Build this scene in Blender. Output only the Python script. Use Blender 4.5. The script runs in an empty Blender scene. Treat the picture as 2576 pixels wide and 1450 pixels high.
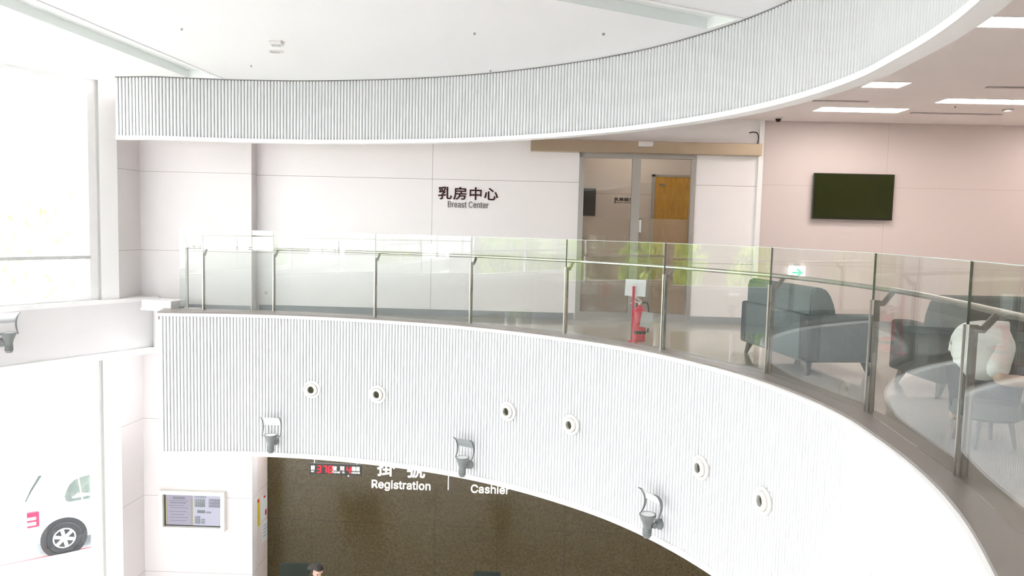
import bpy, bmesh, math, random
from mathutils import Vector, Matrix
random.seed(7)
C = bpy.context.scene.collection
S = bpy.context.scene
PI = math.pi
R = math.radians

# ---------------------------------------------------------------- camera
# world origin is the eye of the photographer: x right, y away, z up, metres
cam_d = bpy.data.cameras.new('camera')
cam = bpy.data.objects.new('camera', cam_d); C.objects.link(cam)
cam_d.sensor_fit = 'HORIZONTAL'
cam_d.angle = 2 * math.atan(1288 / 1905)
pit, rol = R(4.43), R(-1.395)
F = Vector((0, math.cos(pit), -math.sin(pit))); U = Vector((0, math.sin(pit), math.cos(pit))); Rt = Vector((1, 0, 0))
R2 = Rt * math.cos(rol) - U * math.sin(rol); U2 = Rt * math.sin(rol) + U * math.cos(rol)
cam.matrix_world = Matrix(((R2.x, U2.x, -F.x, 0), (R2.y, U2.y, -F.y, 0), (R2.z, U2.z, -F.z, 0), (0, 0, 0, 1)))
cam_d.clip_start = .02; cam_d.clip_end = 300
S.camera = cam

# ---------------------------------------------------------------- world, exposure
SKY = 8.0
w = bpy.data.worlds.new('sky'); S.world = w; w.use_nodes = True
bg = w.node_tree.nodes['Background']
bg.inputs['Color'].default_value = (.985, .975, 1.0, 1); bg.inputs['Strength'].default_value = SKY
S.view_settings.view_transform = 'Standard'; S.view_settings.look = 'None'
S.view_settings.exposure = .72; S.view_settings.gamma = 1.0; S.view_settings.use_curve_mapping = False
S.cycles.diffuse_bounces = 4; S.cycles.max_bounces = 8; S.cycles.transparent_max_bounces = 16
S.cycles.glossy_bounces = 3; S.cycles.use_denoising = True
S.cycles.sample_clamp_indirect = 12
S.cycles.use_adaptive_sampling = True; S.cycles.adaptive_threshold = .15

# window wall on the left: starts at AW and runs towards the camera side
AW = Vector((-5.98, 11.5)); UW = Vector((-.5, -.866)); NW = Vector((.866, -.5))
def portal(p, n, sx, sy):
    l = bpy.data.lights.new('daylight_portal', 'AREA'); l.shape = 'RECTANGLE'; l.size = sx; l.size_y = sy
    l.cycles.is_portal = True
    o = bpy.data.objects.new('daylight_portal', l); C.objects.link(o)
    o.location = p
    o.rotation_euler = (PI / 2, 0, math.atan2(n[1], n[0]) + PI / 2)
def wl(t, z, d=0): q = AW + UW * t + NW * d; return Vector((q.x, q.y, z))
portal(wl(8.6, .45, -.1), NW, 16.6, 3.3)
portal(wl(8.6, -4.2, -.1), NW, 16.6, 4.1)
portal(Vector((-10.2, -3.62, .1)), (0, 1), 8.4, 2.4)
portal(Vector((-2.5, -3.62, -4.6)), (0, 1), 23.6, 2.4)

# ---------------------------------------------------------------- materials
def nod(nt, t, **kw):
    n = nt.nodes.new(t)
    for k, v in kw.items(): setattr(n, k, v)
    return n
def mat(name, col, rough=.5, metal=0, vary=.04, scale=6, bump=0, spec=.5, emit=None, es=0, col2=None, detail=3, stretch=None):
    m = bpy.data.materials.new(name); m.use_nodes = True; nt = m.node_tree; b = nt.nodes['Principled BSDF']
    tc = nod(nt, 'ShaderNodeTexCoord'); nz = nod(nt, 'ShaderNodeTexNoise'); nz.inputs['Scale'].default_value = scale; nz.inputs['Detail'].default_value = detail
    src = tc.outputs['Object']
    if stretch:
        mp = nod(nt, 'ShaderNodeMapping'); mp.inputs['Scale'].default_value = stretch; nt.links.new(src, mp.inputs['Vector']); src = mp.outputs['Vector']
    nt.links.new(src, nz.inputs['Vector'])
    mx = nod(nt, 'ShaderNodeMix', data_type='RGBA')
    c2 = col2 or tuple(max(0, c * (1 - vary)) for c in col)
    mx.inputs[6].default_value = (*col, 1); mx.inputs[7].default_value = (*c2, 1)
    if col2:
        rp = nod(nt, 'ShaderNodeMapRange'); rp.inputs[1].default_value = .38; rp.inputs[2].default_value = .62
        nt.links.new(nz.outputs['Fac'], rp.inputs[0]); nt.links.new(rp.outputs[0], mx.inputs[0])
    else: nt.links.new(nz.outputs['Fac'], mx.inputs[0])
    nt.links.new(mx.outputs[2], b.inputs['Base Color'])
    b.inputs['Roughness'].default_value = rough; b.inputs['Metallic'].default_value = metal
    b.inputs['Specular IOR Level'].default_value = spec
    if bump:
        bp = nod(nt, 'ShaderNodeBump'); bp.inputs['Strength'].default_value = bump; bp.inputs['Distance'].default_value = .01
        nt.links.new(nz.outputs['Fac'], bp.inputs['Height']); nt.links.new(bp.outputs[0], b.inputs['Normal'])
    if emit:
        b.inputs['Emission Color'].default_value = (*emit, 1); b.inputs['Emission Strength'].default_value = es
    m['out'] = mx.outputs[2].name
    return m
def jointed(name, col, joint, zs, xs, rough=.45, half=.0035, **kw):
    """painted / stone panels with thin joints at given heights zs and world x positions xs (along the wall)"""
    m = mat(name, col, rough, **kw); nt = m.node_tree; b = nt.nodes['Principled BSDF']
    base = b.inputs['Base Color'].links[0].from_socket
    geo = nod(nt, 'ShaderNodeNewGeometry'); sp = nod(nt, 'ShaderNodeSeparateXYZ'); nt.links.new(geo.outputs['Position'], sp.inputs[0])
    cur = None
    for ax, vals in (('Z', zs), ('X', xs)):
        for v in vals:
            a = nod(nt, 'ShaderNodeMath', operation='COMPARE'); a.inputs[1].default_value = v; a.inputs[2].default_value = half
            nt.links.new(sp.outputs[ax], a.inputs[0])
            if cur is None: cur = a.outputs[0]
            else:
                q = nod(nt, 'ShaderNodeMath', operation='MAXIMUM'); nt.links.new(cur, q.inputs[0]); nt.links.new(a.outputs[0], q.inputs[1]); cur = q.outputs[0]
    mx = nod(nt, 'ShaderNodeMix', data_type='RGBA'); nt.links.new(cur, mx.inputs[0]); nt.links.new(base, mx.inputs[6]); mx.inputs[7].default_value = (*joint, 1)
    nt.links.new(mx.outputs[2], b.inputs['Base Color'])
    return m
def glassy(name, tint, ior=1.5, wav=0, frost=None):
    m = bpy.data.materials.new(name); m.use_nodes = True; nt = m.node_tree
    for n in list(nt.nodes): nt.nodes.remove(n)
    out = nod(nt, 'ShaderNodeOutputMaterial'); tr = nod(nt, 'ShaderNodeBsdfTransparent'); tr.inputs[0].default_value = (*tint, 1)
    gl = nod(nt, 'ShaderNodeBsdfGlossy'); gl.inputs['Roughness'].default_value = 0; gl.inputs['Color'].default_value = (1, 1, 1, 1)
    fr = nod(nt, 'ShaderNodeFresnel'); fr.inputs['IOR'].default_value = ior
    # fresnel of the back faces is computed as seen from air too
    geo = nod(nt, 'ShaderNodeNewGeometry')
    mi = nod(nt, 'ShaderNodeMix', data_type='FLOAT'); mi.inputs[2].default_value = ior; mi.inputs[3].default_value = 1 / ior
    nt.links.new(geo.outputs['Backfacing'], mi.inputs[0]); nt.links.new(mi.outputs[0], fr.inputs['IOR'])
    mx = nod(nt, 'ShaderNodeMixShader'); nt.links.new(fr.outputs[0], mx.inputs[0]); nt.links.new(tr.outputs[0], mx.inputs[1]); nt.links.new(gl.outputs[0], mx.inputs[2])
    if wav:
        tc = nod(nt, 'ShaderNodeTexCoord'); nz = nod(nt, 'ShaderNodeTexNoise'); nz.inputs['Scale'].default_value = 1.6; nz.inputs['Detail'].default_value = 1
        bp = nod(nt, 'ShaderNodeBump'); bp.inputs['Strength'].default_value = wav; bp.inputs['Distance'].default_value = .01
        nt.links.new(tc.outputs['Object'], nz.inputs['Vector']); nt.links.new(nz.outputs['Fac'], bp.inputs['Height']); nt.links.new(bp.outputs[0], gl.inputs['Normal'])
    nt.links.new(mx.outputs[0], out.inputs[0])
    return m
def emis(name, col, s):
    m = bpy.data.materials.new(name); m.use_nodes = True; nt = m.node_tree; b = nt.nodes['Principled BSDF']
    b.inputs['Base Color'].default_value = (.02, .02, .02, 1); b.inputs['Emission Color'].default_value = (*col, 1); b.inputs['Emission Strength'].default_value = s
    tc = nod(nt, 'ShaderNodeTexCoord'); nz = nod(nt, 'ShaderNodeTexNoise'); nz.inputs['Scale'].default_value = 3
    mr = nod(nt, 'ShaderNodeMapRange'); mr.inputs[3].default_value = s * .97; mr.inputs[4].default_value = s * 1.03
    nt.links.new(tc.outputs['Object'], nz.inputs['Vector']); nt.links.new(nz.outputs['Fac'], mr.inputs[0]); nt.links.new(mr.outputs[0], b.inputs['Emission Strength'])
    return m
WARM = (.86, .775, .735)
JT = (.42, .37, .35)
def film(name, col, tr_):
    m = mat(name, col, .5, vary=.02); nt = m.node_tree; b = nt.nodes['Principled BSDF']; out = nt.nodes['Material Output']
    t = nod(nt, 'ShaderNodeBsdfTransparent'); x = nod(nt, 'ShaderNodeMixShader'); x.inputs[0].default_value = tr_
    nt.links.new(b.outputs[0], x.inputs[1]); nt.links.new(t.outputs[0], x.inputs[2]); nt.links.new(x.outputs[0], out.inputs[0]); return m
M = dict(
    reed=mat('white_reeded_paint', (.70, .71, .725), .4, vary=.02, scale=3),
    trim=mat('white_trim', (.93, .93, .92), .35, vary=.02),
    gap=mat('painted_shadow_gap', (.2, .2, .2), .8),
    white=mat('white_plaster', (.78, .77, .77), .7, vary=.02, scale=2),
    ceil=mat('white_ceiling', (.84, .835, .84), .8, vary=.02, scale=1.5),
    ceilg=mat('gallery_ceiling', (.95, .88, .86), .8, vary=.03, scale=1.5),
    slotg=mat('diffuser_grey', (.50, .45, .43), .6, vary=.05),
    slot=mat('slot_grey', (.88, .92, .90), .7, vary=.03),
    slotd=mat('slot_dark', (.84, .87, .85), .7, vary=.03),
    wallu=jointed('upper_wall_panels', (.91, .88, .88), JT, (.77, -.467), (-1.311,), vary=.015),
    walltv=jointed('warm_wall_panels', (.65, .57, .545), (.5, .43, .4), (.80, -.455), (5.84,), vary=.015),
    wallp=jointed('pilaster_panels', (.76, .73, .725), JT, (.775, -.467, -4.478, -3.2, -5.76), (), vary=.015),
    walll=jointed('lower_wall_panels', (.80, .72, .68), JT, (-4.478, -3.2, -5.76), (), vary=.02),
    stone=jointed('brown_stone', (.056, .040, .014), (.03, .025, .015), (-4.475, -5.1), (-3.37, -1.22, -.15, 1.0, 2.2), rough=.22, half=.003, vary=.5, scale=26, col2=(.084, .066, .030), detail=10),
    base=mat('grey_baseboard', (.33, .35, .36), .5, vary=.05),
    granite=mat('grey_granite', (.235, .21, .19), .35, vary=.2, scale=120),
    granited=mat('granite_edge', (.22, .20, .19), .5, vary=.2, scale=120),
    floor=mat('polished_floor', (.47, .44, .40), .06, vary=.06, scale=1.3, spec=.6),
    floorl=mat('polished_lobby_floor', (.76, .73, .70), .1, vary=.06, scale=1.3),
    steel=mat('brushed_steel', (.50, .48, .44), .28, metal=1, vary=.08, scale=40),
    steeld=mat('steel_fin', (.30, .285, .26), .35, metal=.8, vary=.08, scale=40),
    seal=mat('dark_seal', (.04, .06, .04), .3),
    glass=glassy('clear_balustrade_glass', (.965, .985, .975), wav=.006),
    gedge=mat('polished_glass_edge', (.60, .70, .66), .2, vary=.1, scale=3),
    pane=glassy('window_pane', (.985, .985, .985)),
    doorglass=glassy('door_glass', (.92, .92, .89)),
    frost=film('frosted_film', (.62, .50, .41), .70),
    lamp=mat('cast_grey_metal', (.215, .23, .23), .45, metal=.1, vary=.08, scale=30),
    lampw=mat('white_reflector', (.80, .82, .81), .4, vary=.02),
    nozzle=mat('cream_nozzle', (.84, .82, .77), .4, vary=.02),
    hole=mat('duct_inside', (.10, .095, .07), .6, vary=.1),
    dark=mat('painted_shade_dark', (.05, .045, .02), .8),
    black=mat('black_plastic', (.018, .02, .012), .3, vary=.2),
    tv=mat('tv_screen', (.022, .028, .006), .12, vary=.2, scale=2),
    maroon=mat('dark_red_lettering', (.075, .012, .016), .4, vary=.1),
    greyink=mat('dark_grey_lettering', (.12, .10, .10), .4, vary=.1),
    ltext=mat('white_lettering', (.92, .91, .88), .4, emit=(1, .97, .93), es=.35),  # letters and bar are given a weak glow of their own
    gold=mat('anodised_header', (.52, .43, .31), .32, metal=.75, vary=.05, scale=8, stretch=(1, 1, 12)),
    alum=mat('aluminium_frame', (.50, .49, .46), .4, metal=.7, vary=.05),
    wood=mat('amber_wood_door', (.62, .33, .035), .45, col2=(.50, .24, .02), scale=14, stretch=(3, 3, .35)),
    inner=jointed('inner_wall', (.72, .64, .58), (.35, .3, .27), (.68,), (), vary=.02),
    sofa=mat('blue_grey_upholstery', (.12, .15, .16), .75, vary=.12, scale=60, bump=.15),
    sofad=mat('dark_grey_upholstery', (.075, .09, .085), .75, vary=.12, scale=60, bump=.15),
    legw=mat('dark_sofa_leg', (.08, .075, .07), .5),
    red=mat('red_enamel', (.62, .02, .05), .3, vary=.08),
    paper=mat('white_paper', (.82, .86, .86), .6, vary=.02),
    paperg=mat('grey_paper', (.55, .56, .55), .6, vary=.02),
    yellow=mat('yellow_paper', (.72, .60, .05), .6, vary=.1, scale=20),
    ink=mat('grey_ink', (.30, .30, .31), .6),
    lampon=emis('lit_ceiling_panel', (1.0, .90, .85), 16.0),
    lampon2=emis('lit_corridor_panel', (1.0, .90, .80), 4.0),
    redled=emis('red_led', (1.0, .0, .012), 2.2),
    scr=emis('screen_lilac', (.62, .58, .74), .40),
    scrw=emis('screen_pale', (.70, .70, .86), .50),
    scrg=emis('screen_green', (.28, .34, .29), .36),
    scry=emis('screen_yellow', (.60, .56, .34), .4),
    scri=emis('screen_ink', (.38, .38, .46), .38),
    exitw=emis('exit_sign_white', (1, 1, 1), 1.6),
    exitg=emis('exit_sign_green', (.03, .75, .32), 1.0),
    car=mat('white_car_paint', (.85, .86, .87), .2, vary=.01),
    tyre=mat('tyre_rubber', (.022, .023, .024), .7, vary=.2, scale=30),
    rim=mat('alloy_rim', (.55, .54, .56), .3, metal=.3),
    carglass=mat('car_glass', (.05, .065, .065), .05, col2=(.09, .12, .10), scale=2),
    tail=mat('tail_lamp_red', (.45, .002, .045), .2),
    asphalt=mat('pale_asphalt', (.52, .56, .58), .9, vary=.25, scale=30),
    redline=mat('red_road_line', (.42, .10, .11), .9, vary=.3, scale=20),
    leaf=mat('yellow_green_leaves', (.50, .66, .10), .6, col2=(.20, .36, .05), scale=1.5),
    leafp=mat('pale_yellow_leaves', (.24, .25, .09), .6, vary=.1),
    bank=mat('brown_bank', (.16, .13, .10), .9, col2=(.07, .08, .04), scale=2, detail=6),
    bark=mat('pale_bark', (.72, .66, .60), .9, vary=.3, scale=8),
    skin=mat('tan_skin', (.56, .40, .29), .5, vary=.06),
    skin2=mat('light_skin', (.66, .42, .32), .5, vary=.06),
    hair=mat('black_hair', (.02, .016, .012), .5, vary=.4, scale=60, stretch=(8, 8, 1)),
    tshirt=mat('white_cotton', (.80, .81, .77), .85, vary=.05, scale=9, bump=.3),
    navy=mat('dark_clothing', (.05, .055, .07), .85, vary=.15),
    mesh=mat('black_green_mesh', (.008, .016, .009), .75, vary=.4, scale=40),
    frame=mat('white_window_frame', (.86, .86, .85), .4, vary=.02),
    framed=mat('grey_window_gasket', (.58, .58, .57), .5, vary=.02),
    notice=mat('champagne_frame', (.82, .80, .74), .35, vary=.03),
    plast=mat('off_white_plastic', (.78, .76, .74), .4, vary=.03),
)

# ---------------------------------------------------------------- mesh helpers
class MB:
    def __init__(s): s.bm = bmesh.new()
    def box(s, c, d, M4=None, bev=0):
        v = []
        for dx in (-.5, .5):
            for dy in (-.5, .5):
                for dz in (-.5, .5): v.append(Vector((c[0] + dx * d[0], c[1] + dy * d[1], c[2] + dz * d[2])))
        if M4: v = [M4 @ p for p in v]
        vs = [s.bm.verts.new(p) for p in v]
        fs = [s.bm.faces.new([vs[i] for i in q]) for q in ((0, 1, 3, 2), (4, 6, 7, 5), (0, 4, 5, 1), (2, 3, 7, 6), (0, 2, 6, 4), (1, 5, 7, 3))]
        if bev:
            es = list({e for f in fs for e in f.edges}); bmesh.ops.bevel(s.bm, geom=es, offset=bev, segments=3, affect='EDGES', profile=.5)
        return s
    def tube(s, pts, r, n=10, caps=True):
        pts = [Vector(p) for p in pts]; rings = []
        rs = r if isinstance(r, (list, tuple)) else [r] * len(pts)
        for i, p in enumerate(pts):
            a = pts[max(0, i - 1)]; b = pts[min(len(pts) - 1, i + 1)]; t = (b - a).normalized()
            ref = Vector((0, 0, 1)) if abs(t.z) < .95 else Vector((1, 0, 0))
            e1 = t.cross(ref).normalized(); e2 = t.cross(e1).normalized()
            rings.append([s.bm.verts.new(p + (e1 * math.cos(2 * PI * k / n) + e2 * math.sin(2 * PI * k / n)) * rs[i]) for k in range(n)])
        for a, b in zip(rings, rings[1:]):
            for k in range(n): s.bm.faces.new((a[k], a[(k + 1) % n], b[(k + 1) % n], b[k]))
        if caps: s.bm.faces.new(rings[0][::-1]); s.bm.faces.new(rings[-1])
        return s
    def lathe(s, prof, n=28, M4=None, cap0=True, cap1=True):
        """prof: (radius, height) pairs around local z"""
        rings = []
        for r, h in prof:
            ring = []
            for k in range(n):
                p = Vector((r * math.cos(2 * PI * k / n), r * math.sin(2 * PI * k / n), h))
                ring.append(s.bm.verts.new(M4 @ p if M4 else p))
            rings.append(ring)
        for a, b in zip(rings, rings[1:]):
            for k in range(n): s.bm.faces.new((a[k], a[(k + 1) % n], b[(k + 1) % n], b[k]))
        if cap0: s.bm.faces.new(rings[0][::-1])
        if cap1: s.bm.faces.new(rings[-1])
        return s
    def prism(s, poly, a, b, M4=None):
        """poly in (x,z), extruded from y=a to y=b"""
        f = [s.bm.verts.new((M4 @ Vector((x, a, z))) if M4 else (x, a, z)) for x, z in poly]
        g = [s.bm.verts.new((M4 @ Vector((x, b, z))) if M4 else (x, b, z)) for x, z in poly]
        n = len(poly)
        s.bm.faces.new(f[::-1]); s.bm.faces.new(g)
        for i in range(n): s.bm.faces.new((f[i], f[(i + 1) % n], g[(i + 1) % n], g[i]))
        return s
    def grid(s, rows):
        """rows of points -> quad sheet"""
        R_ = [[s.bm.verts.new(p) for p in row] for row in rows]
        for a, b in zip(R_, R_[1:]):
            for k in range(len(a) - 1): s.bm.faces.new((a[k], a[k + 1], b[k + 1], b[k]))
        return s
    def build(s, name, m, parent=None, smooth=False, fix=True):
        if fix: bmesh.ops.recalc_face_normals(s.bm, faces=s.bm.faces)
        me = bpy.data.meshes.new(name); s.bm.to_mesh(me); s.bm.free()
        me.materials.append(m)
        if smooth:
            me.polygons.foreach_set('use_smooth', [True] * len(me.polygons))
            try: me.set_sharp_from_angle(angle=R(40))
            except Exception: pass
        o = bpy.data.objects.new(name, me); C.objects.link(o)
        if parent: o.parent = parent
        return o
def tag(o, label=None, cat=None, group=None, kind=None):
    if label: o['label'] = label
    if cat: o['category'] = cat
    if group: o['group'] = group
    if kind: o['kind'] = kind
    return o
def thing(name, label, cat, loc=(0, 0, 0), rz=0, group=None):
    o = bpy.data.objects.new(name, None); C.objects.link(o); o.location = loc; o.rotation_euler = (0, 0, rz); o.empty_display_size = .2
    return tag(o, label, cat, group)
def struct(name, mb, m, label=None, smooth=False):
    o = mb.build(name, m, None, smooth); return tag(o, label, None, None, 'structure')
def copy_tree(o, parent=None):
    c = o.copy(); C.objects.link(c); c.parent = parent
    for ch in list(o.children): copy_tree(ch, c)
    return c
def frame(o, ex, ez):
    """matrix with local x = ex, z = ez, origin o"""
    ex = Vector(ex).normalized(); ez = Vector(ez).normalized(); ey = ez.cross(ex)
    return Matrix(((ex.x, ey.x, ez.x, o[0]), (ex.y, ey.y, ez.y, o[1]), (ex.z, ey.z, ez.z, o[2]), (0, 0, 0, 1)))
try: SANS = bpy.data.fonts.load(bpy.utils.system_resource('DATAFILES', path='fonts') + '/Inter.woff2')   # the sans serif that ships with Blender
except Exception: SANS = None
def text(name, body, m, parent, org, ex, width, height=None, depth=.012, bold=0, spacing=1):
    """flat cut lettering standing on a vertical wall; org = lower left of its box, ex = direction of reading"""
    cu = bpy.data.curves.new(name, 'FONT'); cu.body = body; cu.extrude = .02; cu.space_character = spacing
    if SANS and ord(body[0]) < 256: cu.font = SANS
    t = bpy.data.objects.new(name, cu); C.objects.link(t)
    dg = bpy.context.evaluated_depsgraph_get(); me = bpy.data.meshes.new_from_object(t.evaluated_get(dg))
    bpy.data.objects.remove(t)
    xs = [v.co.x for v in me.vertices]; ys = [v.co.y for v in me.vertices]
    x0, x1, y0, y1 = min(xs), max(xs), min(ys), max(ys)
    sx = width / (x1 - x0); sy = (height / (y1 - y0)) if height else sx
    ex = Vector((ex[0], ex[1], 0)).normalized(); out = Vector((ex.y, -ex.x, 0))
    for v in me.vertices:
        p = Vector(org) + ex * ((v.co.x - x0) * sx) + Vector((0, 0, 1)) * ((v.co.y - (y0 if height else 0)) * sy) + out * ((v.co.z + .02) / .04 * depth)
        v.co = p
    if bold:      # heavier strokes: the outline set four times, a little apart
        bm = bmesh.new()
        for dx, dz in ((-bold, 0), (bold, 0), (0, bold), (0, -bold)):
            bm.from_mesh(me); bm.verts.ensure_lookup_table(); n = len(me.vertices)
            for v in bm.verts[-n:]: v.co += ex * dx + Vector((0, 0, dz))
        bm.to_mesh(me); bm.free()
    me.materials.clear(); me.materials.append(m)
    o = bpy.data.objects.new(name, me); C.objects.link(o)
    if parent: o.parent = parent
    return o

# ---------------------------------------------------------------- the ring: plan curve of the round gallery edge
CX, CY = -3.578, 5.013
KN = ((-25, 6.5), (-19.6, 6.29), (-14.4, 6.03), (-4.5, 5.95), (0, 5.92), (15, 5.89), (30, 5.96), (43, 6.03), (52, 6.10), (60, 6.13), (70, 6.145), (78, 6.12), (85, 6.08), (90, 6.02), (95, 5.985), (100, 5.955), (104, 5.93), (111, 5.89), (130, 5.88), (290, 5.88))
def rr(ph):
    for i in range(len(KN) - 1):
        if KN[i][0] <= ph <= KN[i + 1][0]:
            p0 = KN[max(0, i - 1)]; p1 = KN[i]; p2 = KN[i + 1]; p3 = KN[min(len(KN) - 1, i + 2)]
            t = (ph - p1[0]) / (p2[0] - p1[0]); h = p2[0] - p1[0]
            m1 = (p2[1] - p0[1]) / max(1e-6, p2[0] - p0[0]) * h; m2 = (p3[1] - p1[1]) / max(1e-6, p3[0] - p1[0]) * h
            return (2 * t**3 - 3 * t**2 + 1) * p1[1] + (t**3 - 2 * t**2 + t) * m1 + (-2 * t**3 + 3 * t**2) * p2[1] + (t**3 - t**2) * m2
    return KN[-1][1]
def rp(ph, dr=0, z=0, off=None):
    r = rr(ph) + dr; a = R(ph); return Vector((CX + r * math.sin(a), CY + r * math.cos(a), z))
def arc(p0, p1, step=1.0, dr=0, z=0):
    n = max(2, int(abs(p1 - p0) / step)); return [rp(p0 + (p1 - p0) * i / n, dr, z) for i in range(n + 1)]
def fine(p0, p1, pitch):
    """arc-length spaced angles"""
    out = [p0]; ph = p0
    while ph < p1: ph += math.degrees(pitch / rr(ph)); out.append(ph)
    return out
LO0, UP0, END = -14.4, -19.8, 272
def reeded(name, p0, zb, zt, label, rec=0):
    mb = MB(); angs = fine(p0, END, .047); prof = [(0, -.008), (.045, -.008), (.06, .0)] + [(.06 + .88 * u, .0215 * math.sqrt(max(0, 1 - (2 * u - 1)**2))) for u in (.03, .12, .28, .5, .72, .88, .97)] + [(.94, .0), (.955, -.008)]
    lo, hi = [], []
    for a, b in zip(angs, angs[1:]):
        for u, d in prof:
            ph = a + (b - a) * u; lo.append(rp(ph, .0225 - d, zb)); hi.append(rp(ph, .0225 - d, zt))
    mb.grid([lo, hi]); o = mb.build(name, M['reed'], None, False, fix=False); return tag(o, label, None, None, 'structure')
def band(prof, p0, p1, step=1.5):
    """closed profile (dr, z) swept round the ring"""
    mb = MB(); n = int((p1 - p0) / step); rings = []
    for i in range(n + 1):
        ph = p0 + (p1 - p0) * i / n; rings.append([mb.bm.verts.new(rp(ph, d, z)) for d, z in prof])
    k = len(prof)
    for a, b in zip(rings, rings[1:]):
        for j in range(k): mb.bm.faces.new((a[j], a[(j + 1) % k], b[(j + 1) % k], b[j]))
    mb.bm.faces.new(rings[0]); mb.bm.faces.new(rings[-1][::-1]); return mb
ZF, ZL, ZG, ZC, ZA = -1.42, -6.30, -6.45, 1.80, 2.03

reeded('wall_balcony_front', LO0, -3.37, -1.362, 'white reeded curved front of the gallery below the glass railing')
reeded('wall_upper_band', UP0, 1.20, 2.015, 'white reeded curved band hanging under the atrium ceiling')
struct('trim_1', band([(-.012, -3.43), (.30, -3.43), (.30, -3.365), (-.012, -3.365)], LO0 - .3, END), M['trim'], 'white lower edge strip of the curved gallery front')
struct('trim_2', band([(-.006, -1.370), (.06, -1.370), (.06, -1.33), (.02, -1.33), (.0, -1.340)], LO0 - .3, END), M['trim'], 'white upper edge strip of the curved gallery front')
struct('trim_3', band([(-.012, 1.15), (.14, 1.15), (.14, 1.20), (-.012, 1.20)], UP0, END), M['trim'], 'white lower edge strip of the upper reeded band')
struct('trim_4', band([(.012, 2.005), (.05, 2.005), (.05, 2.03), (.012, 2.03)], UP0, END), M['gap'], 'dark strip coloured as the shadow gap along the top of the upper reeded band')  # recessed strip, the shade of the gap is put into its dark colour
struct('wall_upper_band_back', band([(.10, 1.20), (.14, 1.20), (.14, 2.2), (.10, 2.2)], UP0, END, 2), M['ceilg'], 'inner face of the upper reeded band')
struct('wall_balcony_back', band([(.10, -3.37), (.16, -3.37), (.16, -1.42), (.10, -1.42)], LO0, END, 2), M['white'])
# granite kerb the glass stands on
POST = [(-4.62, 11.29), (-3.57, 11.30), (-1.98, 10.91), (-.57, 10.40), (.68, 9.58), (1.70, 8.46), (2.44, 7.14), (2.70, 5.64), (2.51, 4.14)]
def pph(p): return math.degrees(math.atan2(p[0] - CX, p[1] - CY))
def gr(ph):  # radius of the glass line
    ks = [(pph(p) % 360 if pph(p) > -30 and pph(p) >= 0 else pph(p), math.hypot(p[0] - CX, p[1] - CY)) for p in POST]
    ks = [(-15, 6.5)] + ks + [(112, 6.20), (126, 6.27), (290, 6.27)]
    for (a, ra), (b, rb) in zip(ks, ks[1:]):
        if a <= ph <= b: return ra + (rb - ra) * (ph - a) / (b - a)
    return 6.27
mb = MB(); rows = []
for i in range(int((END - LO0) / 1.5) + 1):
    ph = LO0 - .3 + 1.5 * i; g = gr(ph); a = R(ph)
    q = lambda r, z: Vector((CX + r * math.sin(a), CY + r * math.cos(a), z))
    r0 = rr(ph) + .022
    rows.append([mb.bm.verts.new(p) for p in (q(r0, -1.335), q(r0, -1.31), q(g + .09, -1.31), q(g + .09, -1.43), q(r0 + .05, -1.43), q(r0 + .05, -1.335))])
for a, b in zip(rows, rows[1:]):
    for j in range(6): mb.bm.faces.new((a[j], a[(j + 1) % 6], b[(j + 1) % 6], b[j]))
mb.bm.faces.new(rows[0]); mb.bm.faces.new(rows[-1][::-1])
struct('trim_5', mb, M['granite'], 'grey granite kerb carrying the curved glass railing')

# ---------------------------------------------------------------- shells
def fill(outer, holes, z, m, name, label, thick=0):
    mb = MB(); bm = mb.bm; es = []
    for loop in [outer] + holes:
        vs = [bm.verts.new((p[0], p[1], z)) for p in loop]
        es += [bm.edges.new((vs[i], vs[(i + 1) % len(vs)])) for i in range(len(vs))]
    bmesh.ops.triangle_fill(bm, edges=es, use_beauty=True)
    if thick:
        r_ = bmesh.ops.extrude_face_region(bm, geom=list(bm.faces)); vs = [e for e in r_['geom'] if isinstance(e, bmesh.types.BMVert)]
        for v in vs: v.co.z += thick
    return struct(name, mb, m, label)
SL = .0235
def bw(x, y0): return y0 - SL * x     # back walls run a little towards the camera on the right
WE = AW + UW * 17.2; XR = 9.6; YR = -3.5
out_g = lambda dr, p0, cut=None: [(p.x, p.y) for p in arc(p0, 271.0, 2, dr)] + [(-9.62, 5.3), (WE.x, YR), (XR, YR), (XR, bw(XR, 12.2)), (-4.1, bw(-4.1, 12.2))] + ([(cut, 12.1)] if cut else [(-5.95, 12.1), (AW.x + .02, AW.y)])
fill(out_g(.05, LO0, -4.95), [], ZF, M['floor'], 'floor', 'polished pale gallery floor', -.06)
fill(out_g(.25, LO0, -4.95), [], -3.43, M['white'], 'ceiling_lower', 'white soffit under the gallery', .06)
fill(out_g(.12, UP0), [], ZC, M['ceilg'], 'ceiling_gallery', 'pinkish gallery ceiling with recessed light panels', .06)
fill([(-16, -3.9), (XR + .1, -3.9), (XR + .1, 13), (-4.2, 13), (-6.0, 12.2), (AW.x - .02, AW.y), (WE.x - .1, WE.y)], [], ZL, M['floorl'], 'floor_lower', 'pale lobby floor of the ground storey', -.06)
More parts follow.
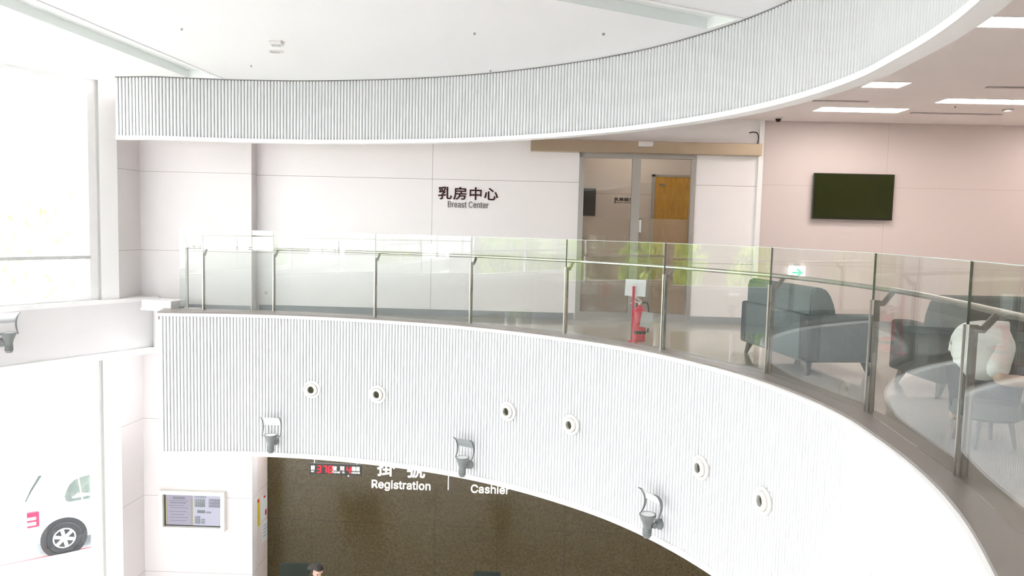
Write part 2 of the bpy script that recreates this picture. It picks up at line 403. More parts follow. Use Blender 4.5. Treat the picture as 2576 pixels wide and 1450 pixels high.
# atrium ceiling with its two sunk slots
S1 = [(-4.977 - .9 * .094, 7.445 - .9), (-4.651, 10.90), (-4.217, 10.89), (-4.558 - .9 * .094, 7.259 - .9)]
S2 = [(.314 - 2.65, 6.867 - 1.405), (1.87, 7.692), (2.07, 7.336), (.99 - 2.62, 6.813 - 1.28 - .1)]
fill([(p.x, p.y) for p in arc(UP0, 271, 2, .03)] + [(-9.62, 5.3), (AW.x - .05, AW.y + .02)], [S1, S2], ZA, M['ceil'], 'ceiling', 'white flat atrium ceiling with two sunk slots')
def slotbox(s, k):
    mb = MB(); mb.grid([[Vector((*s[i % 4], ZA)) for i in range(5)], [Vector((*s[i % 4], ZA + .105)) for i in range(5)]])
    struct('trim_%d' % k, mb, M['slot'], 'grey side walls of the %s sunk ceiling slot' % ('left' if k == 6 else 'right'))
    mb = MB(); mb.bm.faces.new([mb.bm.verts.new((*p, ZA + .105)) for p in s]); struct('ceiling_slot_%d' % (k - 5), mb, M['slotd'], 'grey top of the %s sunk ceiling slot' % ('left' if k == 6 else 'right'))
    a, b = Vector((*s[3], 0)), Vector((*s[2], 0)); d = (b - a).normalized(); nrm = Vector((d.y, -d.x, 0))
    mb = MB(); mb.box(((b - a).length / 2, .04, 0), ((b - a).length, .05, .012), Matrix(((d.x, nrm.x, 0, a.x), (d.y, nrm.y, 0, a.y), (0, 0, 1, ZA - .006), (0, 0, 0, 1))))
    struct('trim_%d' % (k + 2), mb, M['trim'], 'thin white edge strip beside the %s ceiling slot' % ('left' if k == 6 else 'right'))
slotbox(S1, 6); slotbox(S2, 7)
# roof slab over everything keeps the sky out
fill([(WE.x - .3, -4), (XR + .3, -4), (XR + .3, 12.6), (-6, 12.6), (AW.x - .2, AW.y + .2)], [], 2.3, M['white'], 'ceiling_roof', 'roof slab', .2)

def wallx(name, x0, x1, y0, z0, z1, m, th=.1, label=None, sl=SL):
    mb = MB(); a = Vector((x0, y0 - sl * x0, 0)); b = Vector((x1, y0 - sl * x1, 0)); d = (b - a).normalized(); n = Vector((-d.y, d.x, 0))
    v = [a, b, b + n * th, a + n * th]
    lo = [mb.bm.verts.new((p.x, p.y, z0)) for p in v]; hi = [mb.bm.verts.new((p.x, p.y, z1)) for p in v]
    for i in range(4): mb.bm.faces.new((lo[i], lo[(i + 1) % 4], hi[(i + 1) % 4], hi[i]))
    mb.bm.faces.new(lo[::-1]); mb.bm.faces.new(hi)
    return struct(name, mb, m, label)
Y1, Y2 = 12.15, 11.93
wallx('wall_back', -4.4, 1.02, Y1, ZF, ZC, M['wallu'], label='pale panelled wall carrying the dark red lettering')
wallx('wall_back_over_door', 1.02, 2.86, Y1, 1.22, ZC, M['wallu'], label='pale wall above the sliding door')
wallx('wall_back_beside_door', 2.86, 3.84, Y1, ZF, ZC, M['wallu'], label='pale panelled wall right of the sliding door')
wallx('wall_back_right', 3.86, XR, Y1, ZF, ZC, M['walltv'], label='pinkish panelled wall carrying the television')
wallx('wall_pilaster', -6.05, -4.15, Y2, ZL, ZC + .1, M['wallp'], th=.24, label='pale panelled wall projection at the left of the gallery')
mb = MB(); mb.box((-4.148, 12.12, -2.2), (.012, .22, 8.2)); struct('wall_pilaster_side', mb, M['wallp'], 'narrow return face of the wall projection')
mb = MB(); mb.box((3.86, bw(3.86, Y1) - .012, .19), (.075, .05, 3.22)); struct('trim_10', mb, M['trim'], 'white upright strip right of the sliding door')
# side wall and column at the left
mb = MB(); mb.prism([(0, 0), (0, 0)], 0, 0) if False else None
v = [(-5.985, 11.49), (-5.93, 12.07), (-6.15, 12.2), (-6.35, 11.75), (-6.135, 11.27)]
def plan(name, pts, z0, z1, m, label):
    mb = MB(); lo = [mb.bm.verts.new((x, y, z0)) for x, y in pts]; hi = [mb.bm.verts.new((x, y, z1)) for x, y in pts]; n = len(pts)
    for i in range(n): mb.bm.faces.new((lo[i], lo[(i + 1) % n], hi[(i + 1) % n], hi[i]))
    mb.bm.faces.new(lo[::-1]); mb.bm.faces.new(hi); return struct(name, mb, m, label)
plan('wall_left_column', v, ZL, ZA, M['wallp'], 'white corner column between the window wall and the back wall')
plan('trim_14', [(-5.975, 11.475), (-5.99, 11.50), (-6.14, 11.28), (-6.125, 11.255)], ZL, ZA, M['trim'], 'white cladding on the front of the corner column')
plan('wall_left_infill', [(-5.69, 11.95), (-5.46, 11.57), (-5.06, 10.97), (-4.9, 11.95)], -2.0, -1.36, M['white'], 'white infill between the beam and the curved front')
mb = MB(); M4 = frame(wl(0, 0), (UW.x, UW.y, 0), (0, 0, 1))     # local x along window wall, local y = outward/inward
# local y axis of M4:
ysgn = 1 if (M4.to_3x3() @ Vector((0, 1, 0))).dot(Vector((NW.x, NW.y, 0))) > 0 else -1
def wbox(mb, t0, t1, d0, d1, z0, z1, **k): mb.box(((t0 + t1) / 2, ysgn * (d0 + d1) / 2, (z0 + z1) / 2), (t1 - t0, abs(d1 - d0), z1 - z0), M4, **k); return mb
struct('wall_left_beam', wbox(MB(), -.60, 17.2, -.30, .02, -2.0, -1.26), M['white'], 'white spandrel beam between the two storeys of windows')
struct('trim_11', wbox(MB(), -.62, 17.2, -.30, .05, -1.262, -1.20), M['trim'], 'white sill cap on top of the spandrel beam')
struct('trim_12', wbox(MB(), -.60, 17.2, -.30, .05, -2.10, -2.0), M['trim'], 'white lower edge of the spandrel beam')
mb = MB(); mb.box((-5.33, 11.93, -2.05), (.75, .14, .10)); struct('trim_13', mb, M['trim'], 'white ledge joining beam and curved front')
def window(k, z0, z1, tm, label, trans):
    root = wbox(wbox(MB(), .30, 17.2, -.16, -.06, z1 - .07, z1), .30, 17.2, -.16, -.06, z0, z0 + .06).build('window_%d' % k, M['frame']); tag(root, label, None, None, 'structure')
    for t in tm: wbox(MB(), t - .03, t + .03, -.14, -.08, z0, z1).build('mullion', M['frame'], root)
    wbox(MB(), .31, .425, -.14, -.05, z0, z1).build('jamb', M['frame'], root)
    wbox(MB(), .25, .31, -.10, -.03, z0, z1).build('gasket', M['framed'], root)
    if trans is not None: wbox(MB(), .42, 17.2, -.13, -.03, trans - .025, trans + .025).build('transom', M['framed'], root)
    g = wbox(MB(), .3, 17.2, -.125, -.115, z0 + .03, z1 - .03).build('pane', M['pane'], root)
    return root
window(1, -1.20, ZA, [.40, 2.6, 4.8, 7.0, 9.2, 11.4, 13.6, 15.8], 'tall white framed window over the spandrel beam', -.56)
window(2, ZL, -2.10, [.40, 1.78, 4.0, 6.2, 8.4, 10.6, 12.8, 15.0], 'tall white framed ground storey window with the car outside', None)
# rear and right walls of the building
mb = MB(); mb.box((1.8, YR - .1, .1), (15.8, .2, 2.2)); struct('wall_rear', mb, M['walltv'], 'warm wall behind the photographer')
for nm, z0, z1 in (('wall_rear_base', ZL, -5.5), ('wall_rear_mid', -3.5, -1.0), ('wall_rear_top', 1.2, 2.3)):
    mb = MB(); mb.box((-2.5, YR - .1, (z0 + z1) / 2), (24.4, .2, z1 - z0)); struct(nm, mb, M['white'], 'white wall strip of the windows behind')
for k, z0, z1 in ((3, -1.0, 1.2), (4, -5.5, -3.5)):
    xc, xw = (-10.4, 8.6) if k == 3 else (-2.5, 24.2)
    mb = MB(); mb.box((xc, YR - .1, z0 + .03), (xw, .1, .06)); mb.box((xc, YR - .1, z1 - .03), (xw, .1, .06)); root = mb.build('window_%d' % k, M['frame']); tag(root, 'row of white framed windows behind', None, None, 'structure')
    for i in range(5 if k == 3 else 14): MB().box((-14 + i * 1.75, YR - .1, (z0 + z1) / 2), (.09, .14, z1 - z0)).build('mullion', M['frame'], root)
    MB().box((xc, YR - .1, (z0 + z1) / 2), (xw, .01, z1 - z0 - .06)).build('pane', M['pane'], root)
mb = MB(); mb.box((XR + .05, 4.3, -2), (.1, 16, 8.7)); struct('wall_right', mb, M['walltv'], 'warm wall at the right end of the gallery')
# lower storey: return wall and stone wall
plan('wall_return', [(-4.24, 12.03), (-4.19, 12.03), (-4.145, 12.79), (-4.195, 12.79)], ZL, -3.43, M['walll'], 'beige return wall beside the dark stone')
wallx('wall_stone', -4.18, XR, 12.574, ZL, -3.37, M['stone'], label='dark brown stone wall behind the registration counter', sl=.05)
# baseboards
wallx('baseboard_back', -4.1, 1.0, Y1 - .012, ZF, ZF + .10, M['base'], th=.012, label='grey baseboard left of the door')
wallx('baseboard_back_right', 2.87, 3.82, Y1 - .012, ZF, ZF + .10, M['base'], th=.012, label='grey baseboard right of the door')
wallx('baseboard_right', 3.9, XR, Y1 - .012, ZF, ZF + .10, M['base'], th=.012, label='grey baseboard under the television')
wallx('baseboard_pilaster', -5.2, -4.142, Y2 - .012, ZF, ZF + .10, M['base'], th=.012, label='grey baseboard of the wall projection')

# ---------------------------------------------------------------- glass railing
rail = thing('glass_railing', 'curved clear glass railing with steel posts and round handrail on the granite kerb', 'railing', (-3.57, 11.3, -1.31))
inv = Matrix.Translation(rail.location).inverted()
def rb(mb, name, m, smooth=False):
    mb.bm.transform(inv); return mb.build(name, m, rail, smooth)
pts = [Vector((x, y, 0)) for x, y in POST]
ph = pph(POST[-1])
while ph < 262:
    ph += math.degrees(1.51 / 6.25); g = gr(ph); pts.append(Vector((CX + g * math.sin(R(ph)), CY + g * math.cos(R(ph)), 0)))
ZB, ZT = -1.31, -.11
first = Vector((-4.99, 11.33, 0))
def panel(a, b, gap=.006):
    d = (b - a).normalized(); n = Vector((-d.y, d.x, 0)); L = (b - a).length
    mb = MB(); mb.box((L / 2, 0, (ZB + ZT) / 2), (L - 2 * gap, .012, ZT - ZB - .004), Matrix(((d.x, n.x, 0, a.x), (d.y, n.y, 0, a.y), (0, 0, 1, 0), (0, 0, 0, 1))))
    g_ = rb(mb, 'glass_panel', M['glass'])
    mb = MB(); mb.box((L / 2, 0, ZT), (L - 2 * gap, .012, .004), Matrix(((d.x, n.x, 0, a.x), (d.y, n.y, 0, a.y), (0, 0, 1, 0), (0, 0, 0, 1)))); mb.bm.transform(inv); mb.build('polished_edge', M['gedge'], g_)
    return g_
panel(first + Vector((0, .28, 0)), first); panel(first, pts[0])
for a, b in zip(pts, pts[1:]): panel(a, b)
hr = []
for i, p in enumerate(pts):
    a = pts[max(0, i - 1)]; b = pts[min(len(pts) - 1, i + 1)]; d = (b - a).normalized(); n = Vector((-d.y, d.x, 0))
    if n.dot(p - Vector((CX, CY, 0))) < 0: n = -n
    Mx = Matrix(((d.x, n.x, 0, p.x), (d.y, n.y, 0, p.y), (0, 0, 1, 0), (0, 0, 0, 1)))
    mb = MB(); mb.prism([(0, 0)] * 3, 0, 0) if False else None
    mb.box((0, .032, (ZB - .46) / 2), (.012, .042, -.46 - ZB), Mx)
    post = rb(mb, 'post', M['steeld'])
    mb = MB(); mb.box((-.002, -.014, (ZB - .46) / 2), (.017, .010, -.46 - ZB), Mx); mb.bm.transform(inv); mb.build('cover_strip', M['steel'], post)
    mb = MB(); mb.box((.010, .028, (ZB - .86) / 2), (.008, .022, -.86 - ZB), Mx); mb.bm.transform(inv); mb.build('clamp_bar', M['steel'], post)
    mb = MB(); mb.prism([(0, -.505), (.055, -.505), (.13, -.41), (.13, -.395), (.095, -.395), (.04, -.465), (0, -.465)], -.008, .008, Mx @ Matrix(((0, 1, 0, 0), (1, 0, 0, .03), (0, 0, 1, 0), (0, 0, 0, 1)))); mb.bm.transform(inv); mb.build('bracket', M['steeld'], post)
    mb = MB(); mb.box((0, 0, (ZT - .46) / 2), (.008, .013, ZT + .46), Mx); rb(mb, 'joint_seal', M['seal'] if i > 3 else M['framed'])  # left seals are paler, a reflection put into their colour
    hr.append(Vector((p.x, p.y, -.385)) + n * .15)
def smoothpts(P, k=6):
    o = []
    for i in range(len(P) - 1):
        p0 = P[max(0, i - 1)]; p1 = P[i]; p2 = P[i + 1]; p3 = P[min(len(P) - 1, i + 2)]
        for j in range(k):
            t = j / k; o.append(.5 * ((2 * p1) + (p2 - p0) * t + (2 * p0 - 5 * p1 + 4 * p2 - p3) * t * t + (3 * p1 - p0 - 3 * p2 + p3) * t**3))
    return o + [P[-1]]
hr = [first + Vector((.07, .13, -.385))] + hr
rb(MB().tube(smoothpts(hr), .021, 12), 'handrail', M['steel'], True)
# end post of the first panel
mb = MB(); mb.box((first.x + .07, first.y + .10, (ZB - .40) / 2), (.03, .03, -.40 - ZB)); rb(mb, 'end_post', M['steeld'])

# ---------------------------------------------------------------- ring fittings
def ring_frame(ph, z, dr=0):
    p = rp(ph, dr, z); n = Vector((CX - p.x, CY - p.y, 0)).normalized(); t = Vector((-n.y, n.x, 0))  # n into the atrium
    return p, n, t
def nozzle_proto():
    root = thing('air_nozzle', '', 'air nozzle', group='round air nozzles in the reeded front')
    MB().lathe([(.128, -.02), (.130, .0), (.128, .012), (.118, .018), (.096, .020), (.092, .014), (.09, -.02)], 36).build('flange', M['nozzle'], root, True)
    tilt = Matrix.Rotation(R(-7), 4, 'Y')
    MB().lathe([(.088, .004), (.089, .016), (.085, .030), (.074, .040), (.060, .044), (.0535, .042), (.053, .030)], 36, tilt, cap0=False, cap1=False).build('ball_socket', M['nozzle'], root, True)
    t = MB().lathe([(.0535, .041), (.053, .02), (.051, .006)], 28, tilt, cap0=False, cap1=False).build('duct', M['paperg'], root, True)
    MB().lathe([(.0525, .006), (.0525, .008)], 24, tilt).build('hole_shade_disc', M['dark'], t)  # dark disc painted as the shaded depth of the hole
    MB().lathe([(.131, .0), (.131, .001)], 36, cap0=False, cap1=False).build('flange_shade_line', M['gap'], root)  # thin dark ring, the shade line round the flange put into colour
    return root
NZ = [(6.85, 'leftmost small round nozzle above the left spotlight, dark hole'), (16.75, 'second round nozzle from the left on the reeded front'), (36.48, 'round nozzle up and right of the middle spotlight'),
      (45.97, 'fourth round nozzle from the left, right of middle'), (64.92, 'round nozzle above and right of the rightmost spotlight'), (74.14, 'round nozzle with the largest full oval flange, furthest right but one'), (91.8, 'nozzle cut off by the bottom edge below the granite kerb')]
proto = nozzle_proto()
for i, (ph, lb) in enumerate(NZ):
    o = proto if i == 0 else copy_tree(proto); p, n, t = ring_frame(ph, -2.395 if i < 6 else -2.36, 0); p = p + n * .004
    o.matrix_world = frame(p, -t if t.x < 0 else t, n); o['label'] = 'white ' + lb
def spot_proto():
    """local: x along the wall, y = up, z = out of the wall"""
    root = thing('wall_spotlight', '', 'spotlight', group='grey uplight spotlights with curved reflectors')
    A = Matrix.Rotation(-PI / 2, 4, 'X')                # lathe axis along local y
    MB().lathe([(.012, -.0), (.058, .0), (.062, .012), (.058, .028), (.045, .05), (.03, .065), (.028, .13)], 24, Matrix.Translation((.0, 0, 0))).build('wall_mount', M['lamp'], root, True)
    MB().tube([(-.03, 0, .10), (.03, 0, .10)], .030, 16).build('knuckle', M['lamp'], root, True)
    T = Matrix.Translation((0, 0, .185)) @ Matrix.Rotation(-PI / 2, 4, 'X')
    pr = [(.012, -.125), (.035, -.122), (.045, -.10)]
    for k in range(6): pr += [(.050, -.094 + k * .014), (.050, -.087 + k * .014), (.045, -.085 + k * .014), (.045, -.081 + k * .014)]
    pr += [(.047, .0), (.052, .03), (.066, .07), (.085, .115), (.092, .128), (.092, .142), (.080, .146), (.076, .138)]
    b = MB().lathe(pr, 30, T).build('lamp_body', M['lamp'], root, True)
    MB().lathe([(.078, .139), (.076, .142), (.01, .144)], 24, T).build('lens', M['lampw'], b, True)
    def path(u):   # (y up, z out)
        a = R(-48 + 118 * u); return (.245 + .17 * math.sin(a), .245 - .17 * math.cos(a) + .035)
    for s in (-1, 1):
        rows = []
        for i in range(19):
            u = i / 18; y, z = path(u); y2, z2 = path(min(1, u + .02)); y0, z0 = path(max(0, u - .02)); ty, tz = y2 - y0, z2 - z0; L = math.hypot(ty, tz) or 1
            hw = .004 + .014 * math.sin(PI * min(1, u * 1.02)); ny, nz = -tz / L, ty / L
            rows.append((y, z, ny * hw, nz * hw))
        mb = MB(); f = [mb.bm.verts.new((s * .132 + dx, y + sg * ny, z + sg * nz)) for y, z, ny, nz in rows for dx in (-.004, .004) for sg in (-1, 1)]
        for i in range(18):
            a = i * 4; b_ = a + 4
            for (p, q) in ((0, 1), (1, 3), (3, 2), (2, 0)): mb.bm.faces.new((f[a + p], f[a + q], f[b_ + q], f[b_ + p]))
        mb.build('reflector_arm', M['lamp'], root)
        y, z = path(0); MB().tube([(s * .132, y, z), (s * .085, .13, .185)], .007, 8).build('arm_pin', M['lamp'], root)
    r0, r1 = [], []
    mb = MB(); rows = []
    for i in range(13):
        y, z = path(.47 + .53 * i / 12); rows.append([Vector((-.13, y, z)), Vector((.13, y, z))])
    mb.grid(rows); bmesh.ops.solidify(mb.bm, geom=list(mb.bm.faces), thickness=.004); mb.build('reflector', M['lampw'], root, True)
    return root
sp = spot_proto()
SPT = [(1.4, -3.19, 'grey uplight spotlight with curved white reflector, leftmost on the reeded front'), (30.9, -3.215, 'grey uplight spotlight in the middle of the reeded front'), (59.4, -3.20, 'grey uplight spotlight furthest right on the reeded front')]
for i, (ph, z, lb) in enumerate(SPT):
    o = sp if i == 0 else copy_tree(sp); p, n, t = ring_frame(ph, z, -.0); o.matrix_world = frame(p, n.cross(Vector((0, 0, -1))), n); o['label'] = lb
o = copy_tree(sp); q = wl(1.69, -1.67, .02); nw3 = Vector((NW.x, NW.y, 0))
o.matrix_world = frame(q, nw3.cross(Vector((0, 0, -1))), nw3); o['label'] = 'grey uplight spotlight on the white beam, cut by the left picture edge'

# ---------------------------------------------------------------- gallery fittings
EX = Vector((1, -SL, 0)).normalized(); OUT = Vector((-SL, -1, 0)).normalized()
def onw(x, z, d=0, y0=Y1): return Vector((x, bw(x, y0), z)) + OUT * d
def wb(mb, x0, x1, z0, z1, d0, d1, y0=Y1, bev=0):
    c = onw((x0 + x1) / 2, (z0 + z1) / 2, (d0 + d1) / 2, y0); Mx = Matrix(((EX.x, OUT.x, 0, c.x), (EX.y, OUT.y, 0, c.y), (0, 0, 1, c.z), (0, 0, 0, 1)))
    mb.box((0, 0, 0), (x1 - x0, d1 - d0, z1 - z0), Mx, bev); return mb
t = thing('wall_lettering', 'dark red Chinese and English Breast Center lettering on the pale back wall', 'sign')
text('chinese_letters', '乳房中心', M['maroon'], t, onw(-1.213, .455), EX, .95, .197, .014, .0035, 1.12)
text('english_letters', 'Breast Center', M['greyink'], t, onw(-1.057, .326), EX, .648, .10, .010, 0)
# sliding door
d = wb(wb(wb(wb(MB(), 1.02, 1.10, ZF, 1.235, -.08, .02), 2.79, 2.86, ZF, 1.235, -.08, .02), 1.86, 1.99, ZF, 1.235, -.08, .03), 1.02, 2.86, 1.17, 1.235, -.06, .02).build('door_1', M['alum'])
tag(d, 'sliding glass door with grey metal frame under a long header', None, None, 'structure')
wb(wb(wb(MB(), 1.10, 1.86, ZF, ZF + .13, -.045, -.0), 1.99, 2.79, ZF, ZF + .13, -.045, -.0), 1.10, 1.86, 1.16, 1.18, -.04, 0).build('bottom_rail', M['alum'], d)
for a, b in ((1.10, 1.86), (1.99, 2.79)):
    wb(MB(), a, b, ZF + .13, 1.17, -.03, -.02).build('door_pane', M['doorglass'], d)
    wb(MB(), a + .005, b - .005, ZF + .14, .225, -.05, -.045).build('frosted_film', M['frost'], d)
hd = wb(MB(), .24, 3.84, 1.235, 1.42, .0, .15, bev=.006).build('door_header', M['gold'], d)
tag(wb(MB(), 1.915, 2.143, 1.335, 1.412, .15, .20, bev=.008).build('motion_sensor', M['plast']), 'small white motion sensor on the door header', 'sensor')
tag(wb(MB(), 1.995, 2.03, .0, .20, .0, .015, bev=.003).build('door_notice', M['paper']), 'narrow white notice strip on the right door leaf', 'notice')
cb = MB(); q = onw(3.55, 1.60, .03)
cb.tube(smoothpts([onw(3.66, 1.60, .03), onw(3.72, 1.61, .05), onw(3.78, 1.59, .06), onw(3.80, 1.52, .06), onw(3.79, 1.43, .05)]), .008, 8)
tag(cb.build('cable', M['black'], None, True), 'thin dark cable curving down to the right end of the door header', 'cable')
# room behind the door
mb = MB(); mb.box((2.1, 13.72, .1), (4.4, .08, 3.3)); struct('wall_corridor', mb, M['inner'], 'beige corridor wall behind the sliding door')
mb = MB(); mb.box((2.1, 12.95, ZF - .03), (4.4, 1.6, .06)); struct('floor_corridor', mb, M['floor'], 'corridor floor behind the sliding door')
mb = MB(); mb.box((2.1, 12.95, 1.75), (4.4, 1.6, .06)); struct('ceiling_corridor', mb, M['ceilg'], 'corridor ceiling behind the sliding door')
for x in (-.1, 4.3):
    mb = MB(); mb.box((x, 13.02, .1), (.08, 1.4, 3.3)); struct('wall_corridor_side', mb, M['inner'], 'side wall of the corridor')
d2 = MB().box((2.84, 13.66, -.21), (.66, .05, 2.42)).build('door_2', M['wood']); tag(d2, 'amber wooden door seen through the glass', None, None, 'structure')
MB().box((2.485, 13.66, -.19), (.05, .07, 2.46)).box((2.84, 13.66, 1.02), (.76, .07, .04)).build('door_frame', M['alum'], d2)
MB().box((2.64, 13.62, .86), (.10, .03, .03)).build('door_closer', M['steel'], d2)
tag(MB().box((1.25, 13.66, .52), (.42, .04, .49), None, .006).build('notice_board', M['black']), 'dark panel hanging on the corridor wall behind the left door leaf', 'board')
t = thing('corridor_lettering', 'small dark lettering on the corridor wall seen through the left door leaf', 'sign')
text('chinese_letters', '乳房超音', M['greyink'], t, (1.80, 13.68, .555), (1, 0, 0), .34, .062, .004, .002, 1.1)
text('english_letters', 'Breast Ultrasound', M['greyink'], t, (1.80, 13.68, .515), (1, 0, 0), .42, .03, .004)
L = bpy.data.lights.new('corridor_light', 'AREA'); L.shape = 'RECTANGLE'; L.size = 1.2; L.size_y = .3; L.energy = 22; L.color = (1, .9, .8)
cl = MB().box((2.0, 13.0, 1.71), (1.2, .3, .03)).build('ceiling_panel_light', M['lampon2']); tag(cl, 'lit ceiling panel in the corridor behind the door', 'ceiling light')
bpy.data.lights.remove(L)
# television
tv = thing('television', 'black flat television hanging on the pinkish wall', 'television', onw(5.31, .64, .05), -SL)
MB().box((0, -.012, 0), (1.245, .045, .715), None, .006).build('casing', M['black'], tv)
MB().box((0, -.0375, .004), (1.215, .008, .68)).build('screen', M['tv'], tv)
MB().box((0, .0275, 0), (.4, .035, .4)).build('wall_bracket', M['black'], tv)
# outlet at the left
so = thing('wall_socket', 'small round socket low on the wall beside the projection', 'socket', onw(-3.99, -1.125, .0), -SL)
MB().lathe([(.032, 0), (.032, .008), (.024, .010), (.022, .006), (.006, .006)], 20, Matrix.Rotation(PI / 2, 4, 'X')).build('socket_plate', M['plast'], so, True)
MB().lathe([(.008, .006), (.007, .009)], 10, Matrix.Rotation(PI / 2, 4, 'X')).build('socket_hole', M['ink'], so)
# exit sign, low on the wall
ex = thing('exit_sign', 'small lit white sign with a green arrow low on the pinkish wall', 'exit sign', onw(4.515, -.575, .0), -SL)
MB().box((0, -.03, 0), (.245, .06, .205), None, .005).build('sign_box', M['exitw'], ex)
MB().prism([(-.085, -.012), (.02, -.012), (-.03, -.062), (.01, -.062), (.085, 0), (.01, .062), (-.03, .062), (.02, .012), (-.085, .012)], -.066, -.061).build('arrow', M['exitg'], ex)
MB().box((0, -.02, .122), (.10, .02, .02)).build('mounting_clip', M['alum'], ex)
# ceiling fittings of the gallery
def cbox(mb, x0, x1, y0, y1, z0, z1):
    c = ((x0 + x1) / 2, (y0 + y1) / 2, (z0 + z1) / 2); mb.box((0, 0, 0), (x1 - x0, y1 - y0, z1 - z0), Matrix.Translation(c) @ Matrix.Rotation(-SL, 4, 'Z')); return mb
LP = [(4.10, 4.53, 8.88, 9.18, 'short lit ceiling panel nearest the upper reeded band'), (4.24, 5.42, 10.64, 10.98, 'lit ceiling panel closest to the television wall'), (5.49, 6.95, 9.78, 10.08, 'long lit ceiling panel cut by the right edge, lower of the two'), (3.79, 5.0, 6.22, 6.50, 'bright lit ceiling panel at the top right corner'),
      (6.9, 8.1, 7.0, 7.3, ''), (8.1, 9.3, 10.7, 11.0, ''), (5.2, 6.4, 3.4, 3.7, ''), (5.2, 6.4, .4, .7, '')]
for i, (x0, x1, y0, y1, lb) in enumerate(LP):
    t = thing('ceiling_light', lb or 'lit ceiling panel of the gallery outside the photo', 'ceiling light', ((x0 + x1) / 2, (y0 + y1) / 2, ZC), 0, 'recessed gallery ceiling lights')
    t2 = t.location
    for nm, mm, e, za, zb in (('diffuser', 'lampon', 0, -.012, -.002), ('light_frame', 'trim', .012, -.009, .0)):
        mb = cbox(MB(), x0 - e, x1 + e, y0 - e, y1 + e, ZC + za, ZC + zb); mb.bm.transform(Matrix.Translation(-t2)); mb.build(nm, M[mm], t)
for x0, x1, y0, y1, lb in [(3.92, 4.64, 10.15, 10.21, 'short grey slot diffuser beside the upper reeded band'), (5.63, 6.90, 10.93, 11.0, 'long grey slot diffuser near the television wall'), (5.49, 6.9, 8.98, 9.04, 'grey slot diffuser cut by the right edge of the photo')]:
    t = thing('slot_diffuser', lb, 'air diffuser', ((x0 + x1) / 2, (y0 + y1) / 2, ZC), -SL, 'slot diffusers in the gallery ceiling')
    w_, h_ = x1 - x0, y1 - y0
    MB().box((0, 0, -.006), (w_, h_, .006)).build('diffuser_frame', M['slotg'], t)
    for yy in (-.018, .0, .018): MB().box((0, yy, -.014), (w_ - .03, .004, .006)).build('diffuser_blade', M['ceilg'], t)
cd = thing('dome_camera', 'small black dome camera on the gallery ceiling near the wall', 'camera', (3.99, 11.70, ZC))
MB().lathe([(.055, 0), (.055, -.02), (.045, -.025)], 20).build('dome_base', M['plast'], cd, True)
MB().lathe([(.042, -.02), (.04, -.045), (.028, -.065), (.005, -.073)], 20).build('dome', M['black'], cd, True)
def sprink(x, y, z, lb, s=1):
    t = thing('sprinkler', lb, 'sprinkler', (x, y, z)); MB().lathe([(.014 * s, 0), (.014 * s, -.002), (.007 * s, -.004), (.006 * s, -.014), (.012 * s, -.016), (.012 * s, -.018)], 16).build('sprinkler_head', M['base'], t, True)
sprink(5.92, 10.39, ZC, 'small dark sprinkler between the lit panels of the gallery ceiling')
sprink(-3.554, 8.179, ZA, 'tiny dark sprinkler on the atrium ceiling nearest the left slot')
sprink(-3.44, 9.975, ZA, 'tiny dark sprinkler at the lower left of the atrium ceiling')
sprink(-.454, 8.066, ZA, 'dark sprinkler dot near the middle of the atrium ceiling', 1.2)
sprink(-.344, 9.909, ZA, 'tiny sprinkler dot beside the middle of the upper reeded band')
sprink(.875, 7.956, ZA, 'sprinkler close to the right ceiling slot', 1.3)
dl = thing('ceiling_downlight', 'small round spotlight shining on the gallery ceiling at far right', 'downlight', (6.73, 10.54, ZC))
MB().lathe([(.07, 0), (.07, -.012), (.05, -.016)], 24, cap1=False).build('bezel', M['steel'], dl, True)
MB().lathe([(.045, -.004), (.02, -.006)], 20).build('bulb', M['lampon'], dl)
sm = thing('smoke_detector', 'white box shaped detector on the left of the atrium ceiling', 'detector', (-2.704, 8.655, ZA))
MB().box((0, 0, -.02), (.14, .12, .04), None, .008).build('detector_body', M['plast'], sm); MB().box((0, -.01, -.046), (.09, .06, .012)).build('detector_cap', M['paperg'], sm)
rl = thing('recessed_downlight', 'round downlight ring below the box detector on the atrium ceiling', 'downlight', (-2.86, 9.126, ZA))
MB().lathe([(.095, 0), (.095, -.008), (.07, -.012), (.065, -.004)], 28, cap1=False).build('bezel', M['plast'], rl, True); MB().lathe([(.062, -.003), (.02, -.004)], 24).build('downlight_lens', M['paperg'], rl)
# low white block at the left end of the gallery
plb = thing('planter_box', 'low white block at the left end of the gallery floor', 'block', (-5.33, 11.58, -1.36), -.25)
MB().box((0, 0, .095), (.52, .38, .12), None, .004).build('block_body', M['white'], plb)
MB().box((0, 0, .0175), (.54, .40, .035)).build('plinth', M['trim'], plb)
tag(MB().box((-5.03, 11.49, -1.355), (.04, .08, .12)).build('gap_shade_block', M['dark']), 'small dark block standing in for the shaded gap between the white block and the railing end', 'box')  # dark block added where there is only a shaded gap

